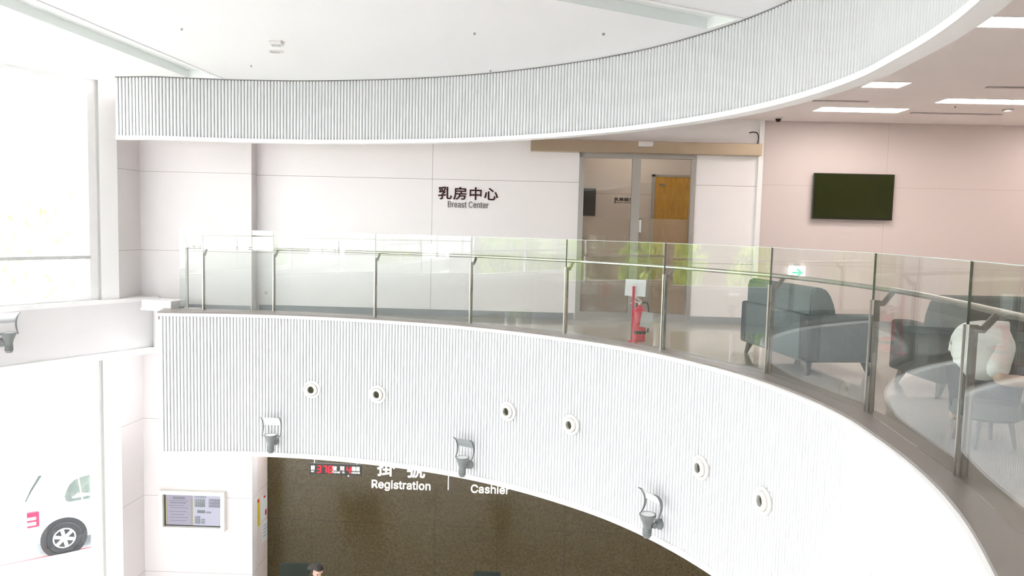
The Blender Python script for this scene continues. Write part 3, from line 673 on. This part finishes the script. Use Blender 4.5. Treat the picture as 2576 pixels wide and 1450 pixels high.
# ---------------------------------------------------------------- sofas
def sofa(name, lb, loc, rz, W_, D_, hb, ha, m, mats=None):
    """local: x along the width, -y = rear, seat faces +y"""
    t = thing(name, lb, 'sofa', loc, rz, 'grey waiting sofas')
    MB().box((0, -D_ / 2 + .09, .14 + (ha - .14) / 2), (W_, .18, ha - .14), None, .03).build('back_frame', m, t, True)
    for s in (-1, 1): MB().box((s * (W_ / 2 - .09), 0, .14 + (ha - .14) / 2), (.18, D_, ha - .14), None, .03).build('armrest', m, t, True)
    MB().box((0, .05, .25), (W_ - .36, D_ - .12, .2), None, .02).build('seat_base', m, t, True)
    k = 2 if W_ > 1.2 else 1; cw = (W_ - .38) / k
    for i in range(k):
        x = -W_ / 2 + .19 + cw * (i + .5)
        MB().box((x, .10, .40), (cw - .01, D_ - .22, .13), None, .04).build('seat_cushion', M['sofad'], t, True)
    mb = MB(); w2 = W_ / 2 - .04
    mb.prism([(-D_ / 2 + .05, ha - .25), (-D_ / 2 + .05, hb - .06), (-D_ / 2 + .09, hb), (-D_ / 2 + .19, hb - .01), (-D_ / 2 + .26, hb - .07), (-D_ / 2 + .32, hb - .2), (-D_ / 2 + .37, ha - .2)], -w2, w2, Matrix(((0, 1, 0, 0), (1, 0, 0, 0), (0, 0, 1, 0), (0, 0, 0, 1))))
    bmesh.ops.bevel(mb.bm, geom=list(mb.bm.edges), offset=.02, segments=3, affect='EDGES'); mb.build('back_cushion', m, t, True)
    for sx in (-1, 1):
        for sy in (-1, 1):
            x, y = sx * (W_ / 2 - .06), sy * (D_ / 2 - .06); MB().tube([(x, y, 0), (x - sx * .05, y - sy * .03, .15)], [.02, .045], 10).build('leg', M['legw'], t)
    return t
sofa('sofa', 'grey two seat sofa with its back to the railing, left of the other sofa', (3.28, 8.42, ZF), -PI / 2 + .136, 1.55, .80, .91, .63, M['sofa'])
sofa('sofa', 'wide high backed grey sofa behind the person in the white shirt', (5.00, 7.10, ZF), .03, 2.45, .82, .93, .63, M['sofad'])
st_ = thing('stool', 'low round grey stool under the person in the white shirt', 'stool', (3.32, 5.20, ZF))
MB().lathe([(.20, .20), (.225, .22), (.23, .30), (.215, .325), (.18, .33)], 32).build('seat_pad', M['sofad'], st_, True)
for k in range(4):
    a = PI / 4 + k * PI / 2; MB().tube([(.19 * math.cos(a), .19 * math.sin(a), 0), (.15 * math.cos(a), .15 * math.sin(a), .21)], [.012, .018], 8).build('leg', M['legw'], st_)

# extinguisher and card stand
st = thing('sign_stand', 'white card on a red upright stand behind the railing', 'stand', (1.56, 9.68, ZF))
MB().lathe([(.085, 0), (.085, .012), (.03, .025), (.014, .04)], 24).build('stand_base', M['red'], st, True)
MB().box((0, 0, .38), (.028, .022, .70)).build('pole', M['red'], st)
MB().box((0, .014, .71), (.265, .006, .215), Matrix.Rotation(R(2), 4, 'Y')).build('card', M['paper'], st)
fe = thing('fire_extinguisher', 'red fire extinguisher with a white tag beside the card stand', 'fire extinguisher', (1.68, 9.86, ZF))
MB().lathe([(.05, 0), (.085, .01), (.088, .05), (.088, .36), (.075, .41), (.04, .44), (.026, .46), (.026, .48)], 26).build('cylinder', M['red'], fe, True)
v_ = MB().lathe([(.026, .475), (.03, .49), (.022, .52), (.012, .53)], 14).build('valve', M['steel'], fe, True)
MB().tube([(0, 0, .53), (-.06, -.02, .58), (-.13, -.03, .59)], .009, 8).build('handle', M['plast'], v_)
MB().tube([(0, 0, .50), (-.08, -.02, .52), (-.14, -.03, .49)], .008, 8).build('lever', M['plast'], v_)
MB().tube(smoothpts([Vector(p) for p in ((.02, 0, .5), (.09, -.02, .5), (.115, -.03, .35), (.11, -.03, .12))]), .011, 8).build('hose', M['black'], fe)
MB().box((.03, -.105, .30), (.15, .004, .20), Matrix.Rotation(R(8), 4, 'Y')).build('tag', M['paperg'], fe)
MB().lathe([(.091, .10), (.091, .14)], 26, cap0=False, cap1=False).build('label_band', M['black'], fe)

# ---------------------------------------------------------------- people
def skinned(name, joints, edges, m, parent, sub=2):
    me = bpy.data.meshes.new(name); names = list(joints); me.from_pydata([joints[n][0] for n in names], [(names.index(a), names.index(b)) for a, b in edges], []); me.update()
    o = bpy.data.objects.new(name, me); C.objects.link(o); o.parent = parent
    md = o.modifiers.new('skin', 'SKIN'); me.skin_vertices or None
    if not me.skin_vertices:
        pass
    for i, n in enumerate(names):
        r = joints[n][1]; me.skin_vertices[0].data[i].radius = (r if isinstance(r, tuple) else (r, r))
    me.skin_vertices[0].data[0].use_root = True
    md.use_smooth_shade = True
    sb = o.modifiers.new('sub', 'SUBSURF'); sb.levels = sub; sb.render_levels = sub
    me.materials.append(m); return o
def head(parent, M4, skin, hair, name='hair'):
    """face towards local -y, origin at the head centre"""
    import bmesh as B
    mb = MB(); bmesh.ops.create_uvsphere(mb.bm, u_segments=32, v_segments=24, radius=1)
    for v in mb.bm.verts:
        x, y, z = v.co; v.co = Vector((x * .076 * (1 - .18 * max(0, -z)), y * .095, z * .115))
        if y < -.3:
            if z < .1: v.co.y += .012 * (-y)
            if abs(x) < .18 and -.45 < z < .12: v.co.y -= .016 * (1 - abs(x) / .18) * (1 - abs(z + .2) / .4 if abs(z + .2) < .4 else 0)
            if .12 < abs(x) < .5 and 0 < z < .25: v.co.y += .007
    mb.bm.transform(M4); h = mb.build('head', skin, parent, True)
    for s in (-1, 1):
        e = MB(); bmesh.ops.create_uvsphere(e.bm, u_segments=10, v_segments=8, radius=1)
        e.bm.transform(M4 @ Matrix.Translation((s * .077, .005, -.005)) @ Matrix.Diagonal((.009, .018, .03, 1))); e.build('ear', skin, h, True)
        e = MB(); bmesh.ops.create_uvsphere(e.bm, u_segments=10, v_segments=8, radius=.011); e.bm.transform(M4 @ Matrix.Translation((s * .03, -.079, .012))); e.build('eye', M['hair'], h, True)
    m_ = MB().box((0, -.088, -.05), (.042, .008, .008), M4, .002); m_.build('mouth', M['maroon'], h)
    mb = MB(); bmesh.ops.create_uvsphere(mb.bm, u_segments=32, v_segments=24, radius=1)
    for v in list(mb.bm.verts):
        if v.co.y < -.35 and v.co.z < .45: mb.bm.verts.remove(v)
        elif v.co.z < -.55: mb.bm.verts.remove(v)
    for v in mb.bm.verts:
        x, y, z = v.co; k = 1 + .02 * math.sin(9 * x + 7 * z); v.co = Vector((x * .088 * k, y * .107 * k + .006, z * .128 * k + .006))
    bmesh.ops.solidify(mb.bm, geom=list(mb.bm.faces), thickness=.006)
    mb.bm.transform(M4); hr_ = mb.build(name, hair, h, True)
    return h, hr_
def hand(parent, wrist, d, up, skin):
    """five separate fingers, slightly curled"""
    d = Vector(d).normalized(); up = Vector(up).normalized(); s = d.cross(up).normalized(); w_ = Vector(wrist)
    J = {'w': (w_, .026), 'p': (w_ + d * .05, (.036, .016)), 'k': (w_ + d * .085, (.040, .014))}; E_ = [('w', 'p'), ('p', 'k')]
    pm = skinned('palm', J, E_, skin, parent)
    for i, (o_, L) in enumerate(((-.030, .068), (-.010, .078), (.010, .073), (.029, .058))):
        b = w_ + d * .08 + s * o_; J = {'a': (b, .0095), 'b': (b + d * L * .45 - up * .008, .009), 'c': (b + d * L * .78 - up * .024, .008), 'd': (b + d * L * .95 - up * .042, .0065)}
        skinned('finger', J, [('a', 'b'), ('b', 'c'), ('c', 'd')], skin, pm, 1)
    b = w_ + d * .03 - s * .03; J = {'a': (b, .012), 'b': (b + d * .03 - s * .022 - up * .006, .011), 'c': (b + d * .06 - s * .026 - up * .014, .009)}
    skinned('thumb', J, [('a', 'b'), ('b', 'c')], skin, pm, 1)
# person bending forward on the low armchair, seen from behind and the side
def P(x, y, z): return Vector((x, y, z))
pw = thing('person', 'person in a white short sleeved shirt bending forward on a low seat behind the railing', 'person', (3.35, 5.25, ZF))
O = Vector((3.35, 5.25, 0)); q = lambda x, y, z: P(x - O.x, y - O.y, z - ZF)
J = {'pelvis': (q(3.30, 5.22, -.98), (.155, .13)), 'waist': (q(3.315, 5.28, -.88), (.165, .14)), 'chest': (q(3.34, 5.36, -.735), (.19, .15)), 'should': (q(3.40, 5.48, -.645), (.15, .11)), 'neck': (q(3.47, 5.60, -.70), .055), 'nk2': (q(3.53, 5.68, -.74), .05),
     'sr': (q(3.43, 5.28, -.71), .085), 'er': (q(3.31, 5.08, -.935), .050), 'wr': (q(3.64, 5.10, -.965), .040), 'sl': (q(3.27, 5.50, -.75), .075), 'el': (q(3.40, 5.66, -.93), .048), 'wl_': (q(3.58, 5.80, -.93), .034),
     'hr': (q(3.40, 5.24, -1.0), .095), 'kr': (q(3.66, 5.62, -.98), .065), 'ar': (q(3.64, 5.66, -1.34), .045), 'fr': (q(3.71, 5.78, -1.385), .035), 'hl': (q(3.24, 5.30, -1.0), .095), 'kl': (q(3.46, 5.72, -.98), .065), 'al': (q(3.44, 5.76, -1.34), .045), 'fl': (q(3.51, 5.88, -1.385), .035)}
E0 = [('pelvis', 'waist'), ('waist', 'chest'), ('chest', 'should'), ('should', 'neck'), ('neck', 'nk2'), ('should', 'sr'), ('sr', 'er'), ('er', 'wr'), ('should', 'sl'), ('sl', 'el'), ('el', 'wl_'), ('pelvis', 'hr'), ('hr', 'kr'), ('kr', 'ar'), ('ar', 'fr'), ('pelvis', 'hl'), ('hl', 'kl'), ('kl', 'al'), ('al', 'fl')]
gr_ = lambda v, k: tuple(c * k for c in v) if isinstance(v, tuple) else v * k
TOR = ('pelvis', 'waist', 'chest', 'should', 'sr', 'sl')
thin = lambda J_: {n: (p_, gr_(r_, .72 if n in TOR else 1)) for n, (p_, r_) in J_.items()}
skinned('body', thin(J), E0, M['skin'], pw)
sh = {'s0': (J['pelvis'][0] + P(0, 0, -.03), (.16, .135)), 's1': (J['waist'][0], (.185, .155)), 's2': (J['chest'][0], (.205, .17)), 's3': (J['should'][0], (.15, .12)), 's4': (J['neck'][0].lerp(J['should'][0], .4), .07),
      'r1': (J['sr'][0].lerp(J['er'][0], .25), .095), 'r2': (J['sr'][0].lerp(J['er'][0], .65), .085), 'r3': (J['er'][0] + P(-.01, 0, .015), .066), 'l1': (J['sl'][0].lerp(J['el'][0], .4), .08), 'l2': (J['sl'][0].lerp(J['el'][0], .75), .07)}
skinned('shirt', sh, [('s0', 's1'), ('s1', 's2'), ('s2', 's3'), ('s3', 's4'), ('s2', 'r1'), ('r1', 'r2'), ('r2', 'r3'), ('s3', 'l1'), ('l1', 'l2')], M['tshirt'], pw)
tr = {n: (J[n][0], gr_(J[n][1], 1.12)) for n in ('pelvis', 'hr', 'kr', 'ar', 'hl', 'kl', 'al')}
skinned('trousers', tr, [('pelvis', 'hr'), ('hr', 'kr'), ('kr', 'ar'), ('pelvis', 'hl'), ('hl', 'kl'), ('kl', 'al')], M['navy'], pw)
head(pw, Matrix.Translation(q(3.60, 5.77, -.80)) @ Matrix.Rotation(PI - .55, 4, 'Z') @ Matrix.Rotation(R(35), 4, 'X'), M['skin'], M['hair'])
hand(pw, J['wr'][0], (1, .02, -.1), (0, 0, 1), M['skin']); hand(pw, J['wl_'][0], (.6, .5, -.2), (0, 0, 1), M['skin'])
# clerk at the registration counter
pc = thing('person', 'person with black tied hair sitting in front of the dark stone wall', 'person', (-2.80, 10.94, ZL))
O2 = Vector((-2.80, 10.94, 0)); q = lambda x, y, z: P(x, y, z)
J = {'pelvis': (q(0, .05, .50), (.15, .12)), 'waist': (q(0, .06, .66), (.125, .10)), 'chest': (q(0, .03, .86), (.15, .11)), 'should': (q(0, .02, .97), (.10, .08)), 'neck': (q(0, -.0, 1.05), .05), 'nk2': (q(0, -.02, 1.10), .048),
     'sr': (q(.17, .02, .94), .055), 'er': (q(.185, -.10, .70), .042), 'wr': (q(.15, -.32, .74), .03), 'sl': (q(-.17, .02, .94), .055), 'el': (q(-.185, -.10, .70), .042), 'wl_': (q(-.15, -.32, .74), .03),
     'hr': (q(.09, .03, .49), .085), 'kr': (q(.11, -.40, .50), .06), 'ar': (q(.11, -.42, .08), .042), 'fr': (q(.11, -.56, .04), .035), 'hl': (q(-.09, .03, .49), .085), 'kl': (q(-.11, -.40, .50), .06), 'al': (q(-.11, -.42, .08), .042), 'fl': (q(-.11, -.56, .04), .035)}
skinned('body', thin(J), E0, M['skin2'], pc)
sh = {n: (J[n][0], gr_(J[n][1], 1.12)) for n in ('pelvis', 'waist', 'chest', 'should', 'sr', 'sl')}
sh['e1'] = (J['er'][0], .05); sh['e2'] = (J['el'][0], .05)
skinned('jacket', sh, [('pelvis', 'waist'), ('waist', 'chest'), ('chest', 'should'), ('should', 'sr'), ('sr', 'e1'), ('should', 'sl'), ('sl', 'e2')], M['navy'], pc)
tr = {n: (J[n][0], gr_(J[n][1], 1.12)) for n in ('pelvis', 'hr', 'kr', 'ar', 'hl', 'kl', 'al')}
skinned('trousers', tr, [('pelvis', 'hr'), ('hr', 'kr'), ('kr', 'ar'), ('pelvis', 'hl'), ('hl', 'kl'), ('kl', 'al')], M['navy'], pc)
h_, hh = head(pc, Matrix.Translation((0.01, -.05, 1.165)) @ Matrix.Rotation(R(38), 4, 'Z') @ Matrix.Rotation(R(22), 4, 'X'), M['skin2'], M['hair'])
b_ = MB(); bmesh.ops.create_uvsphere(b_.bm, u_segments=16, v_segments=12, radius=.06); b_.bm.transform(Matrix.Translation((-.09, .03, 1.17)) @ Matrix.Diagonal((1.2, 1, .9, 1))); b_.build('hair_bun', M['hair'], h_, True)
hand(pc, J['wr'][0], (0, -1, -.1), (0, 0, 1), M['skin2']); hand(pc, J['wl_'][0], (0, -1, -.1), (0, 0, 1), M['skin2'])
def office_chair(lb, x, y, W_, rz=0):
    t = thing('office_chair', lb, 'chair', (x, y, ZL), rz, 'black office chairs')
    mb = MB(); poly = []
    hw = W_ / 2
    for sx, sz, cx, cz in ((1, 1, hw - .05, 1.12), (-1, 1, -hw + .05, 1.12), (-1, -1, -hw + .07, .62), (1, -1, hw - .07, .62)):
        pass
    for a in range(0, 91, 15): poly.append((hw - .05 + .05 * math.cos(R(a)), 1.11 + .05 * math.sin(R(a))))
    for a in range(90, 181, 15): poly.append((-hw + .05 + .05 * math.cos(R(a)), 1.11 + .05 * math.sin(R(a))))
    for a in range(180, 271, 15): poly.append((-hw + .09 + .05 * math.cos(R(a)), .62 + .05 * math.sin(R(a))))
    for a in range(270, 361, 15): poly.append((hw - .09 + .05 * math.cos(R(a)), .62 + .05 * math.sin(R(a))))
    mb.prism(poly, -.03, .03); mb.build('backrest', M['mesh'], t)
    MB().box((0, -.28, .49), (W_ * .95, .46, .07), None, .025).build('seat', M['mesh'], t, True)
    MB().box((0, .045, .62), (.06, .02, .5)).build('back_support', M['black'], t)
    MB().tube([(0, -.25, .08), (0, -.25, .46)], .028, 12).build('column', M['steel'], t)
    for k in range(5):
        a = 2 * PI * k / 5; e = (.21 * math.cos(a), -.25 + .21 * math.sin(a)); lg = MB().tube([(0, -.25, .11), (e[0], e[1], .06)], [.022, .014], 8).build('base_arm', M['black'], t)
        MB().tube([(e[0] - .015, e[1], .028), (e[0] + .015, e[1], .028)], .027, 12).build('castor', M['black'], lg)
    return t
office_chair('black office chair left of the seated person, only its top edge in view', -3.20, 11.14, .44, .05)
office_chair('black office chair alone under the Cashier lettering, only its top edge in view', -.27, 11.0, .42)

cs = thing('office_stool', 'low office stool under the person with black tied hair', 'stool', (-2.80, 11.02, ZL))
MB().lathe([(.13, .34), (.15, .355), (.15, .38), (.12, .39)], 24).build('seat', M['mesh'], cs, True)
MB().tube([(0, 0, .05), (0, 0, .36)], .025, 10).build('column', M['steel'], cs)
MB().lathe([(.15, 0), (.15, .015), (.03, .05)], 24).build('base', M['black'], cs, True)

# ---------------------------------------------------------------- ground storey signs
E2 = Vector((1, -.05, 0)).normalized()
def ons(x, z): return Vector((x, 12.574 - .05 * x - .001, z))
rg = thing('registration_lettering', 'white Registration lettering with Chinese characters on the dark stone wall', 'sign')
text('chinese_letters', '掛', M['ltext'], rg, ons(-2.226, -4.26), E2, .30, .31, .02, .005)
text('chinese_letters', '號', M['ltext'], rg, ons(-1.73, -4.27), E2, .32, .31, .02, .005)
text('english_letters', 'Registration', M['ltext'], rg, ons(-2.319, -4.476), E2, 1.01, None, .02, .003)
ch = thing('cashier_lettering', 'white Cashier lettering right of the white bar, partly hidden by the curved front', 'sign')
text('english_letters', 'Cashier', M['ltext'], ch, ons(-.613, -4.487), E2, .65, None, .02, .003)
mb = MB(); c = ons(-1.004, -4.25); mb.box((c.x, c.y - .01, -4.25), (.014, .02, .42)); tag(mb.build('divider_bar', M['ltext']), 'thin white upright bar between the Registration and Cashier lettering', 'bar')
led = thing('queue_display', 'black hanging queue display with red glowing digits', 'display', (-2.645, 11.40, -3.745), -.03)
MB().box((0, 0, 0), (.81, .06, .165), None, .008).build('display_case', M['black'], led)
for x, z in ((-.33, .24), (.33, .24)): MB().tube([(x, 0, .08), (x, 0, .318)], .006, 8).build('hanging_rod', M['trim'], led)
def lt(b, x, z, w_, h, mm='ltext', bold=.0012): text('display_letters', b, M[mm], led, Vector((x, -.031, z)), (1, 0, 0), w_, h, .003, bold)
lt('請', -.375, -.015, .06, .07, bold=.0012); lt('NO.', -.37, -.05, .045, .022)
SEG = {'3': 'abgcd', '7': 'abc', '8': 'abcdefg', '4': 'fgbc'}
def digit(ch, x, z, w_, h):
    s = .016; mb = MB(); sh_ = .12
    R_ = {'a': (0, h / 2, w_, s), 'g': (0, 0, w_, s), 'd': (0, -h / 2, w_, s), 'b': (w_ / 2, h / 4, s, h / 2), 'c': (w_ / 2, -h / 4, s, h / 2), 'f': (-w_ / 2, h / 4, s, h / 2), 'e': (-w_ / 2, -h / 4, s, h / 2)}
    for k in SEG[ch]:
        cx, cz, a, b = R_[k]; mb.box((x + cx + cz * sh_, -.033, z + cz), (a, .006, b))
    mb.build('red_digit', M['redled'], led)
for i, dch in enumerate('378'): digit(dch, -.25 + i * .088, 0, .052, .10)
lt('號', -.04, -.015, .065, .07, bold=.0012); lt('PLEASE', -.045, -.052, .12, .024); lt('到', .075, -.012, .065, .07, bold=.0012); lt('TO', .105, -.052, .04, .024)
digit('4', .208, 0, .05, .10)
lt('櫃檯', .255, -.012, .125, .07, bold=.0012); lt('COUNTER', .253, -.052, .13, .024)
MB().box((.2, -.01, -.095), (.02, .01, .03)).build('led_tab', M['trim'], led)
# framed information screen
nb = thing('information_screen', 'white framed information screen on the pale wall under the gallery', 'screen', onw(-5.11, -4.695, 0, Y2), -SL)
W_, H_ = 1.07, .66
for nm, bx in (('frame_top', ((0, -.045, H_ / 2 - .03), (W_, .09, .06))), ('frame_bottom', ((0, -.045, -H_ / 2 + .03), (W_, .09, .06))), ('frame_left', ((-W_ / 2 + .03, -.045, 0), (.06, .09, H_ - .12))), ('frame_right', ((W_ / 2 - .03, -.045, 0), (.06, .09, H_ - .12)))):
    MB().box(*bx).build(nm, M['notice'], nb)
MB().box((0, -.012, 0), (W_ - .12, .02, H_ - .12)).build('display_surround', M['black'], nb)
scn = MB().box((.01, -.026, .008), (.92, .01, .52)).build('display_panel', M['scr'], nb)
def sb(x0, x1, z0, z1, mm, y=-.033): MB().box(((x0 + x1) / 2, y, (z0 + z1) / 2), (x1 - x0, .004, z1 - z0)).build('screen_picture', M[mm], scn)
sb(.0, .47, -.25, .27, 'scrw'); sb(-.45, -.42, -.24, .2, 'scry'); sb(-.035, -.005, -.24, .2, 'scry')
sb(.03, .20, .06, .20, 'scrg'); sb(.26, .45, .06, .20, 'scri'); sb(.03, .22, .215, .245, 'scri'); sb(.03, .12, -.22, -.09, 'scrg'); sb(.13, .2, -.22, -.13, 'scri'); sb(.07, .2, -.04, .01, 'scrg'); sb(.21, .30, -.04, -.01, 'scri')
sb(-.33, -.13, .18, .22, 'scri', -.035)
for k, z in enumerate((.15, .11, .07, .03, -.03, -.08, -.13, -.18)): sb(-.39 + .02 * (k % 2), -.08 - .03 * (k % 3), z, z + (.02 if k == 1 else .008), 'scri', -.035)
# sheets on the return wall
def sheet(lb, y0, y1, z0, z1, mm):
    f = lambda y: -4.19 + (y - 12.03) * .0592 + .004
    c = Vector((f((y0 + y1) / 2), (y0 + y1) / 2, (z0 + z1) / 2)); t = thing('posted_sheet', lb, 'notice', c, -.0592 , 'sheets posted on the beige return wall')
    MB().box((0, 0, 0), (.004, y1 - y0, z1 - z0)).build('paper_sheet', M[mm], t)
    return t
s_ = sheet('yellow sheet posted on the beige return wall', 12.21, 12.44, -5.08, -4.62, 'yellow'); MB().box((.004, .03, .21), (.004, .07, .05)).build('red_mark', M['red'], s_)
s_ = sheet('white sheet with a red mark, upper of the two beside the stone', 12.52, 12.76, -5.04, -4.63, 'paper'); MB().box((.004, 0, .17), (.004, .07, .035)).build('red_mark', M['red'], s_); MB().box((.004, .05, -.12), (.004, .06, .09)).build('red_stamp', M['red'], s_)
s_ = sheet('grey edged white sheet below the other white sheet', 12.54, 12.76, -5.45, -5.09, 'paper')
for z in (.1, .04, -.02, -.08): MB().box((.003, 0, z), (.003, .13, .012)).build('ruled_line', M['ink'], s_)

# ---------------------------------------------------------------- outside
mb = MB(); mb.grid([[Vector((-60, -30, ZG)), Vector((30, -30, ZG))], [Vector((-60, 60, ZG)), Vector((30, 60, ZG))]]); gd = mb.build('ground', M['asphalt']); tag(gd, 'pale street surface outside the windows', None, None, 'structure')
CH = Vector((.8, .6, 0)); CN = Vector((.6, -.8, 0))     # heading of the car, its near side normal
CO = Vector((-8.52, 14.18, ZG))
mb = MB(); c = CO + CN * -.02; mb.box((0, 0, .004), (14, .05, .004), Matrix(((CH.x, -CN.x, 0, c.x), (CH.y, -CN.y, 0, c.y), (0, 0, 1, c.z), (0, 0, 0, 1)))); tag(mb.build('kerb_line', M['redline']), 'red painted line on the street under the car', 'road marking')
car = thing('car', 'white estate car parked outside the ground storey window, only its rear half in view', 'car', CO, math.atan2(.6, .8))
HW = .80   # half width, near side at y = 0, far side at y = 2*HW
secs = [(-.60, .36, .72, .95, 1.02, .86), (-.58, .30, .80, 1.05, 1.12, .80), (-.50, .27, .90, 1.06, 1.30, .78), (-.36, .26, .94, 1.07, 1.53, .76), (-.20, .26, .96, 1.08, 1.645, .76), (.1, .25, .96, 1.07, 1.69, .76), (.9, .25, .96, 1.06, 1.71, .76), (1.6, .25, .96, 1.04, 1.67, .75), (2.0, .25, .95, 1.02, 1.45, .72), (2.35, .25, .93, 1.0, 1.06, .70), (2.9, .26, .88, .93, .96, .68), (3.3, .30, .78, .80, .82, .62), (3.38, .40, .65, .68, .70, .58)]
mb = MB(); rings = []
for x, zb, zm, zs, zt, hwf in secs:
    w1_, w2_ = HW * (.97 if x < -.4 or x > 2.8 else 1), hwf * HW
    L_ = [(w1_ * .94, zb), (w1_, zb + .10), (w1_, zm * .8), (w1_ * .985, zs), (w2_ + .02, zt - .05), (w2_ * .9, zt), (0, zt + .015)]
    ring = [mb.bm.verts.new((x, HW + a, z)) for a, z in L_] + [mb.bm.verts.new((x, HW - a, z)) for a, z in reversed(L_[:-1])]
    rings.append(ring)
for a, b in zip(rings, rings[1:]):
    for k in range(len(a)): mb.bm.faces.new((a[k], a[(k + 1) % len(a)], b[(k + 1) % len(a)], b[k]))
mb.bm.faces.new(rings[0]); mb.bm.faces.new(rings[-1][::-1]); mb.build('car_body', M['car'], car, True)
def sidey(z): return .012 * HW if z < .8 else (.012 + (z - 1.07) / .57 * .155 if z > 1.07 else .010) 
def sp_(poly, d, name, m, par):    # polygon laid on the near side following the tumblehome
    mb = MB(); f = [mb.bm.verts.new((x, sidey(z) - d, z)) for x, z in poly]; g = [mb.bm.verts.new((x, sidey(z) + .03, z)) for x, z in poly]; n = len(poly)
    mb.bm.faces.new(f); mb.bm.faces.new(g[::-1])
    for i in range(n): mb.bm.faces.new((f[i], f[(i + 1) % n], g[(i + 1) % n], g[i]))
    return mb.build(name, m, par)
win = sp_([(.04, 1.03), (.02, 1.10), (.05, 1.20), (.12, 1.32), (.20, 1.385), (.32, 1.42), (.56, 1.455), (.62, 1.46), (.62, 1.0), (.10, .995)], .012, 'side_window', M['carglass'], car)
sp_([(.30, 1.0), (.33, 1.0), (.285, 1.41), (.255, 1.40)], .018, 'window_bar', M['steeld'], win)
sp_([(.70, 1.46), (1.15, 1.50), (1.15, 1.0), (.70, 1.0)], .012, 'side_window', M['carglass'], car)
sp_([(1.22, 1.50), (1.62, 1.48), (2.0, 1.22), (2.05, 1.02), (1.22, 1.0)], .012, 'side_window', M['carglass'], car)
for x in (0, 2.5):
    arch = MB(); arch.lathe([(.395, 0), (.395, .012)], 36, Matrix.Translation((x, -.006, .31)) @ Matrix.Rotation(PI / 2, 4, 'X') @ Matrix.Translation((0, 0, -.012))); arch.build('wheel_arch_shade', M['tyre'], car)  # flat dark disc, its colour stands in for the shaded wheel well
    for y, s in ((-.03, 1), (2 * HW - .17, -1)):
        T = Matrix.Translation((x, y, .31)) @ Matrix.Rotation(-PI / 2, 4, 'X')
        tw = MB().lathe([(.20, .0), (.285, .0), (.305, .02), (.31, .05), (.31, .15), (.30, .19), (.2, .2)], 40, T).build('wheel', M['tyre'], car, True)
        if s == 1:
            MB().lathe([(.195, -.002), (.20, .004), (.19, -.008), (.172, -.004), (.168, .012)], 36, T, cap0=False, cap1=False).build('rim_ring', M['rim'], tw, True)
            MB().lathe([(.05, -.008), (.048, -.012), (.01, -.014)], 20, T).build('hub_cap', M['rim'], tw, True)
            mb = MB()
            for k in range(6):
                a = 2 * PI * k / 6 + .3; mb.box((.105, 0, .0), (.15, .062, .016), T @ Matrix.Rotation(a, 4, 'Z'))
            mb.build('spokes', M['rim'], tw)
tl = MB().box((-.50, .06, .77), (.20, .16, .30), None, .02).build('tail_lamp', M['tail'], car); MB().box((-.53, .045, .80), (.15, .15, .05)).box((-.53, .045, .70), (.15, .15, .06)).build('clear_lens', M['car'], tl)
mb = MB(); mb.prism([(-.615, 1.08), (-.52, 1.29), (-.385, 1.545), (-.33, 1.55), (-.46, 1.28), (-.55, 1.07)], HW - .62, HW + .62); mb.build('rear_window', M['carglass'], car)
mb = MB(); mb.box((-.60, HW, .42), (.14, 1.5, .20), None, .03); mb.build('rear_bumper', M['car'], car)
# trees beyond the window wall and behind, they show in the glass of the railing
def tree(x, y, h, rcrown, n, lb, grp):
    t = thing('tree', lb, 'tree', (x, y, ZG), 0, grp)
    MB().tube([(0, 0, 0), (.1, .05, h * .4), (-.05, .1, h * .75)], [.15, .11, .05], 10).build('trunk', M['bark'], t, True)
    mb = MB()
    for i in range(n):
        a = random.uniform(0, 2 * PI); el = math.asin(random.uniform(-1, 1)); rad = rcrown * random.uniform(.35, 1)**.5
        c = Vector((rad * math.cos(el) * math.cos(a), rad * math.cos(el) * math.sin(a), h * .68 + rad * math.sin(el) * 1.3))
        u_ = Vector((random.gauss(0, .4), random.gauss(0, .4), 1)).normalized(); v_ = u_.cross(Vector((random.gauss(0, 1), random.gauss(0, 1), random.gauss(0, 1)))).normalized(); s = random.uniform(.07, .17)
        mb.bm.faces.new([mb.bm.verts.new(c + u_ * s * a_ + v_ * s * b_) for a_, b_ in ((-1.5, 0), (0, .45), (1.5, 0), (0, -.45))])
    lf = mb.build('leaves', M['leafp' if n < 500 else 'leaf'], t, fix=False); lf['kind'] = 'stuff'
mb = MB(); mb.box((-19.5, 6, (ZG + .6) / 2), (1, 24, .6 - ZG)); tag(mb.build('hillside', M['bank']), 'dark planted bank beyond the trees', None, None, 'structure')
for i, (x, y, h, r_, n) in enumerate([(-11.6, 10.3, 7.4, 1.15, 1100), (-13.2, 7.0, 7.8, 1.3, 1300), (-14.6, 3.4, 8.0, 1.5, 1500), (-16, -.6, 8.0, 1.6, 1500), (-12.0, 13.6, 7.8, 1.4, 1300), (-22, 22.5, 7.6, 2.4, 260), (-16.5, 27.5, 7.4, 2.2, 260)]):
    tree(x, y, h, r_, n, 'yellow green tree far beyond the window wall, faint in the glare' if n < 500 else 'leafy green tree outside whose reflection shows in the railing glass', 'trees outside the building')
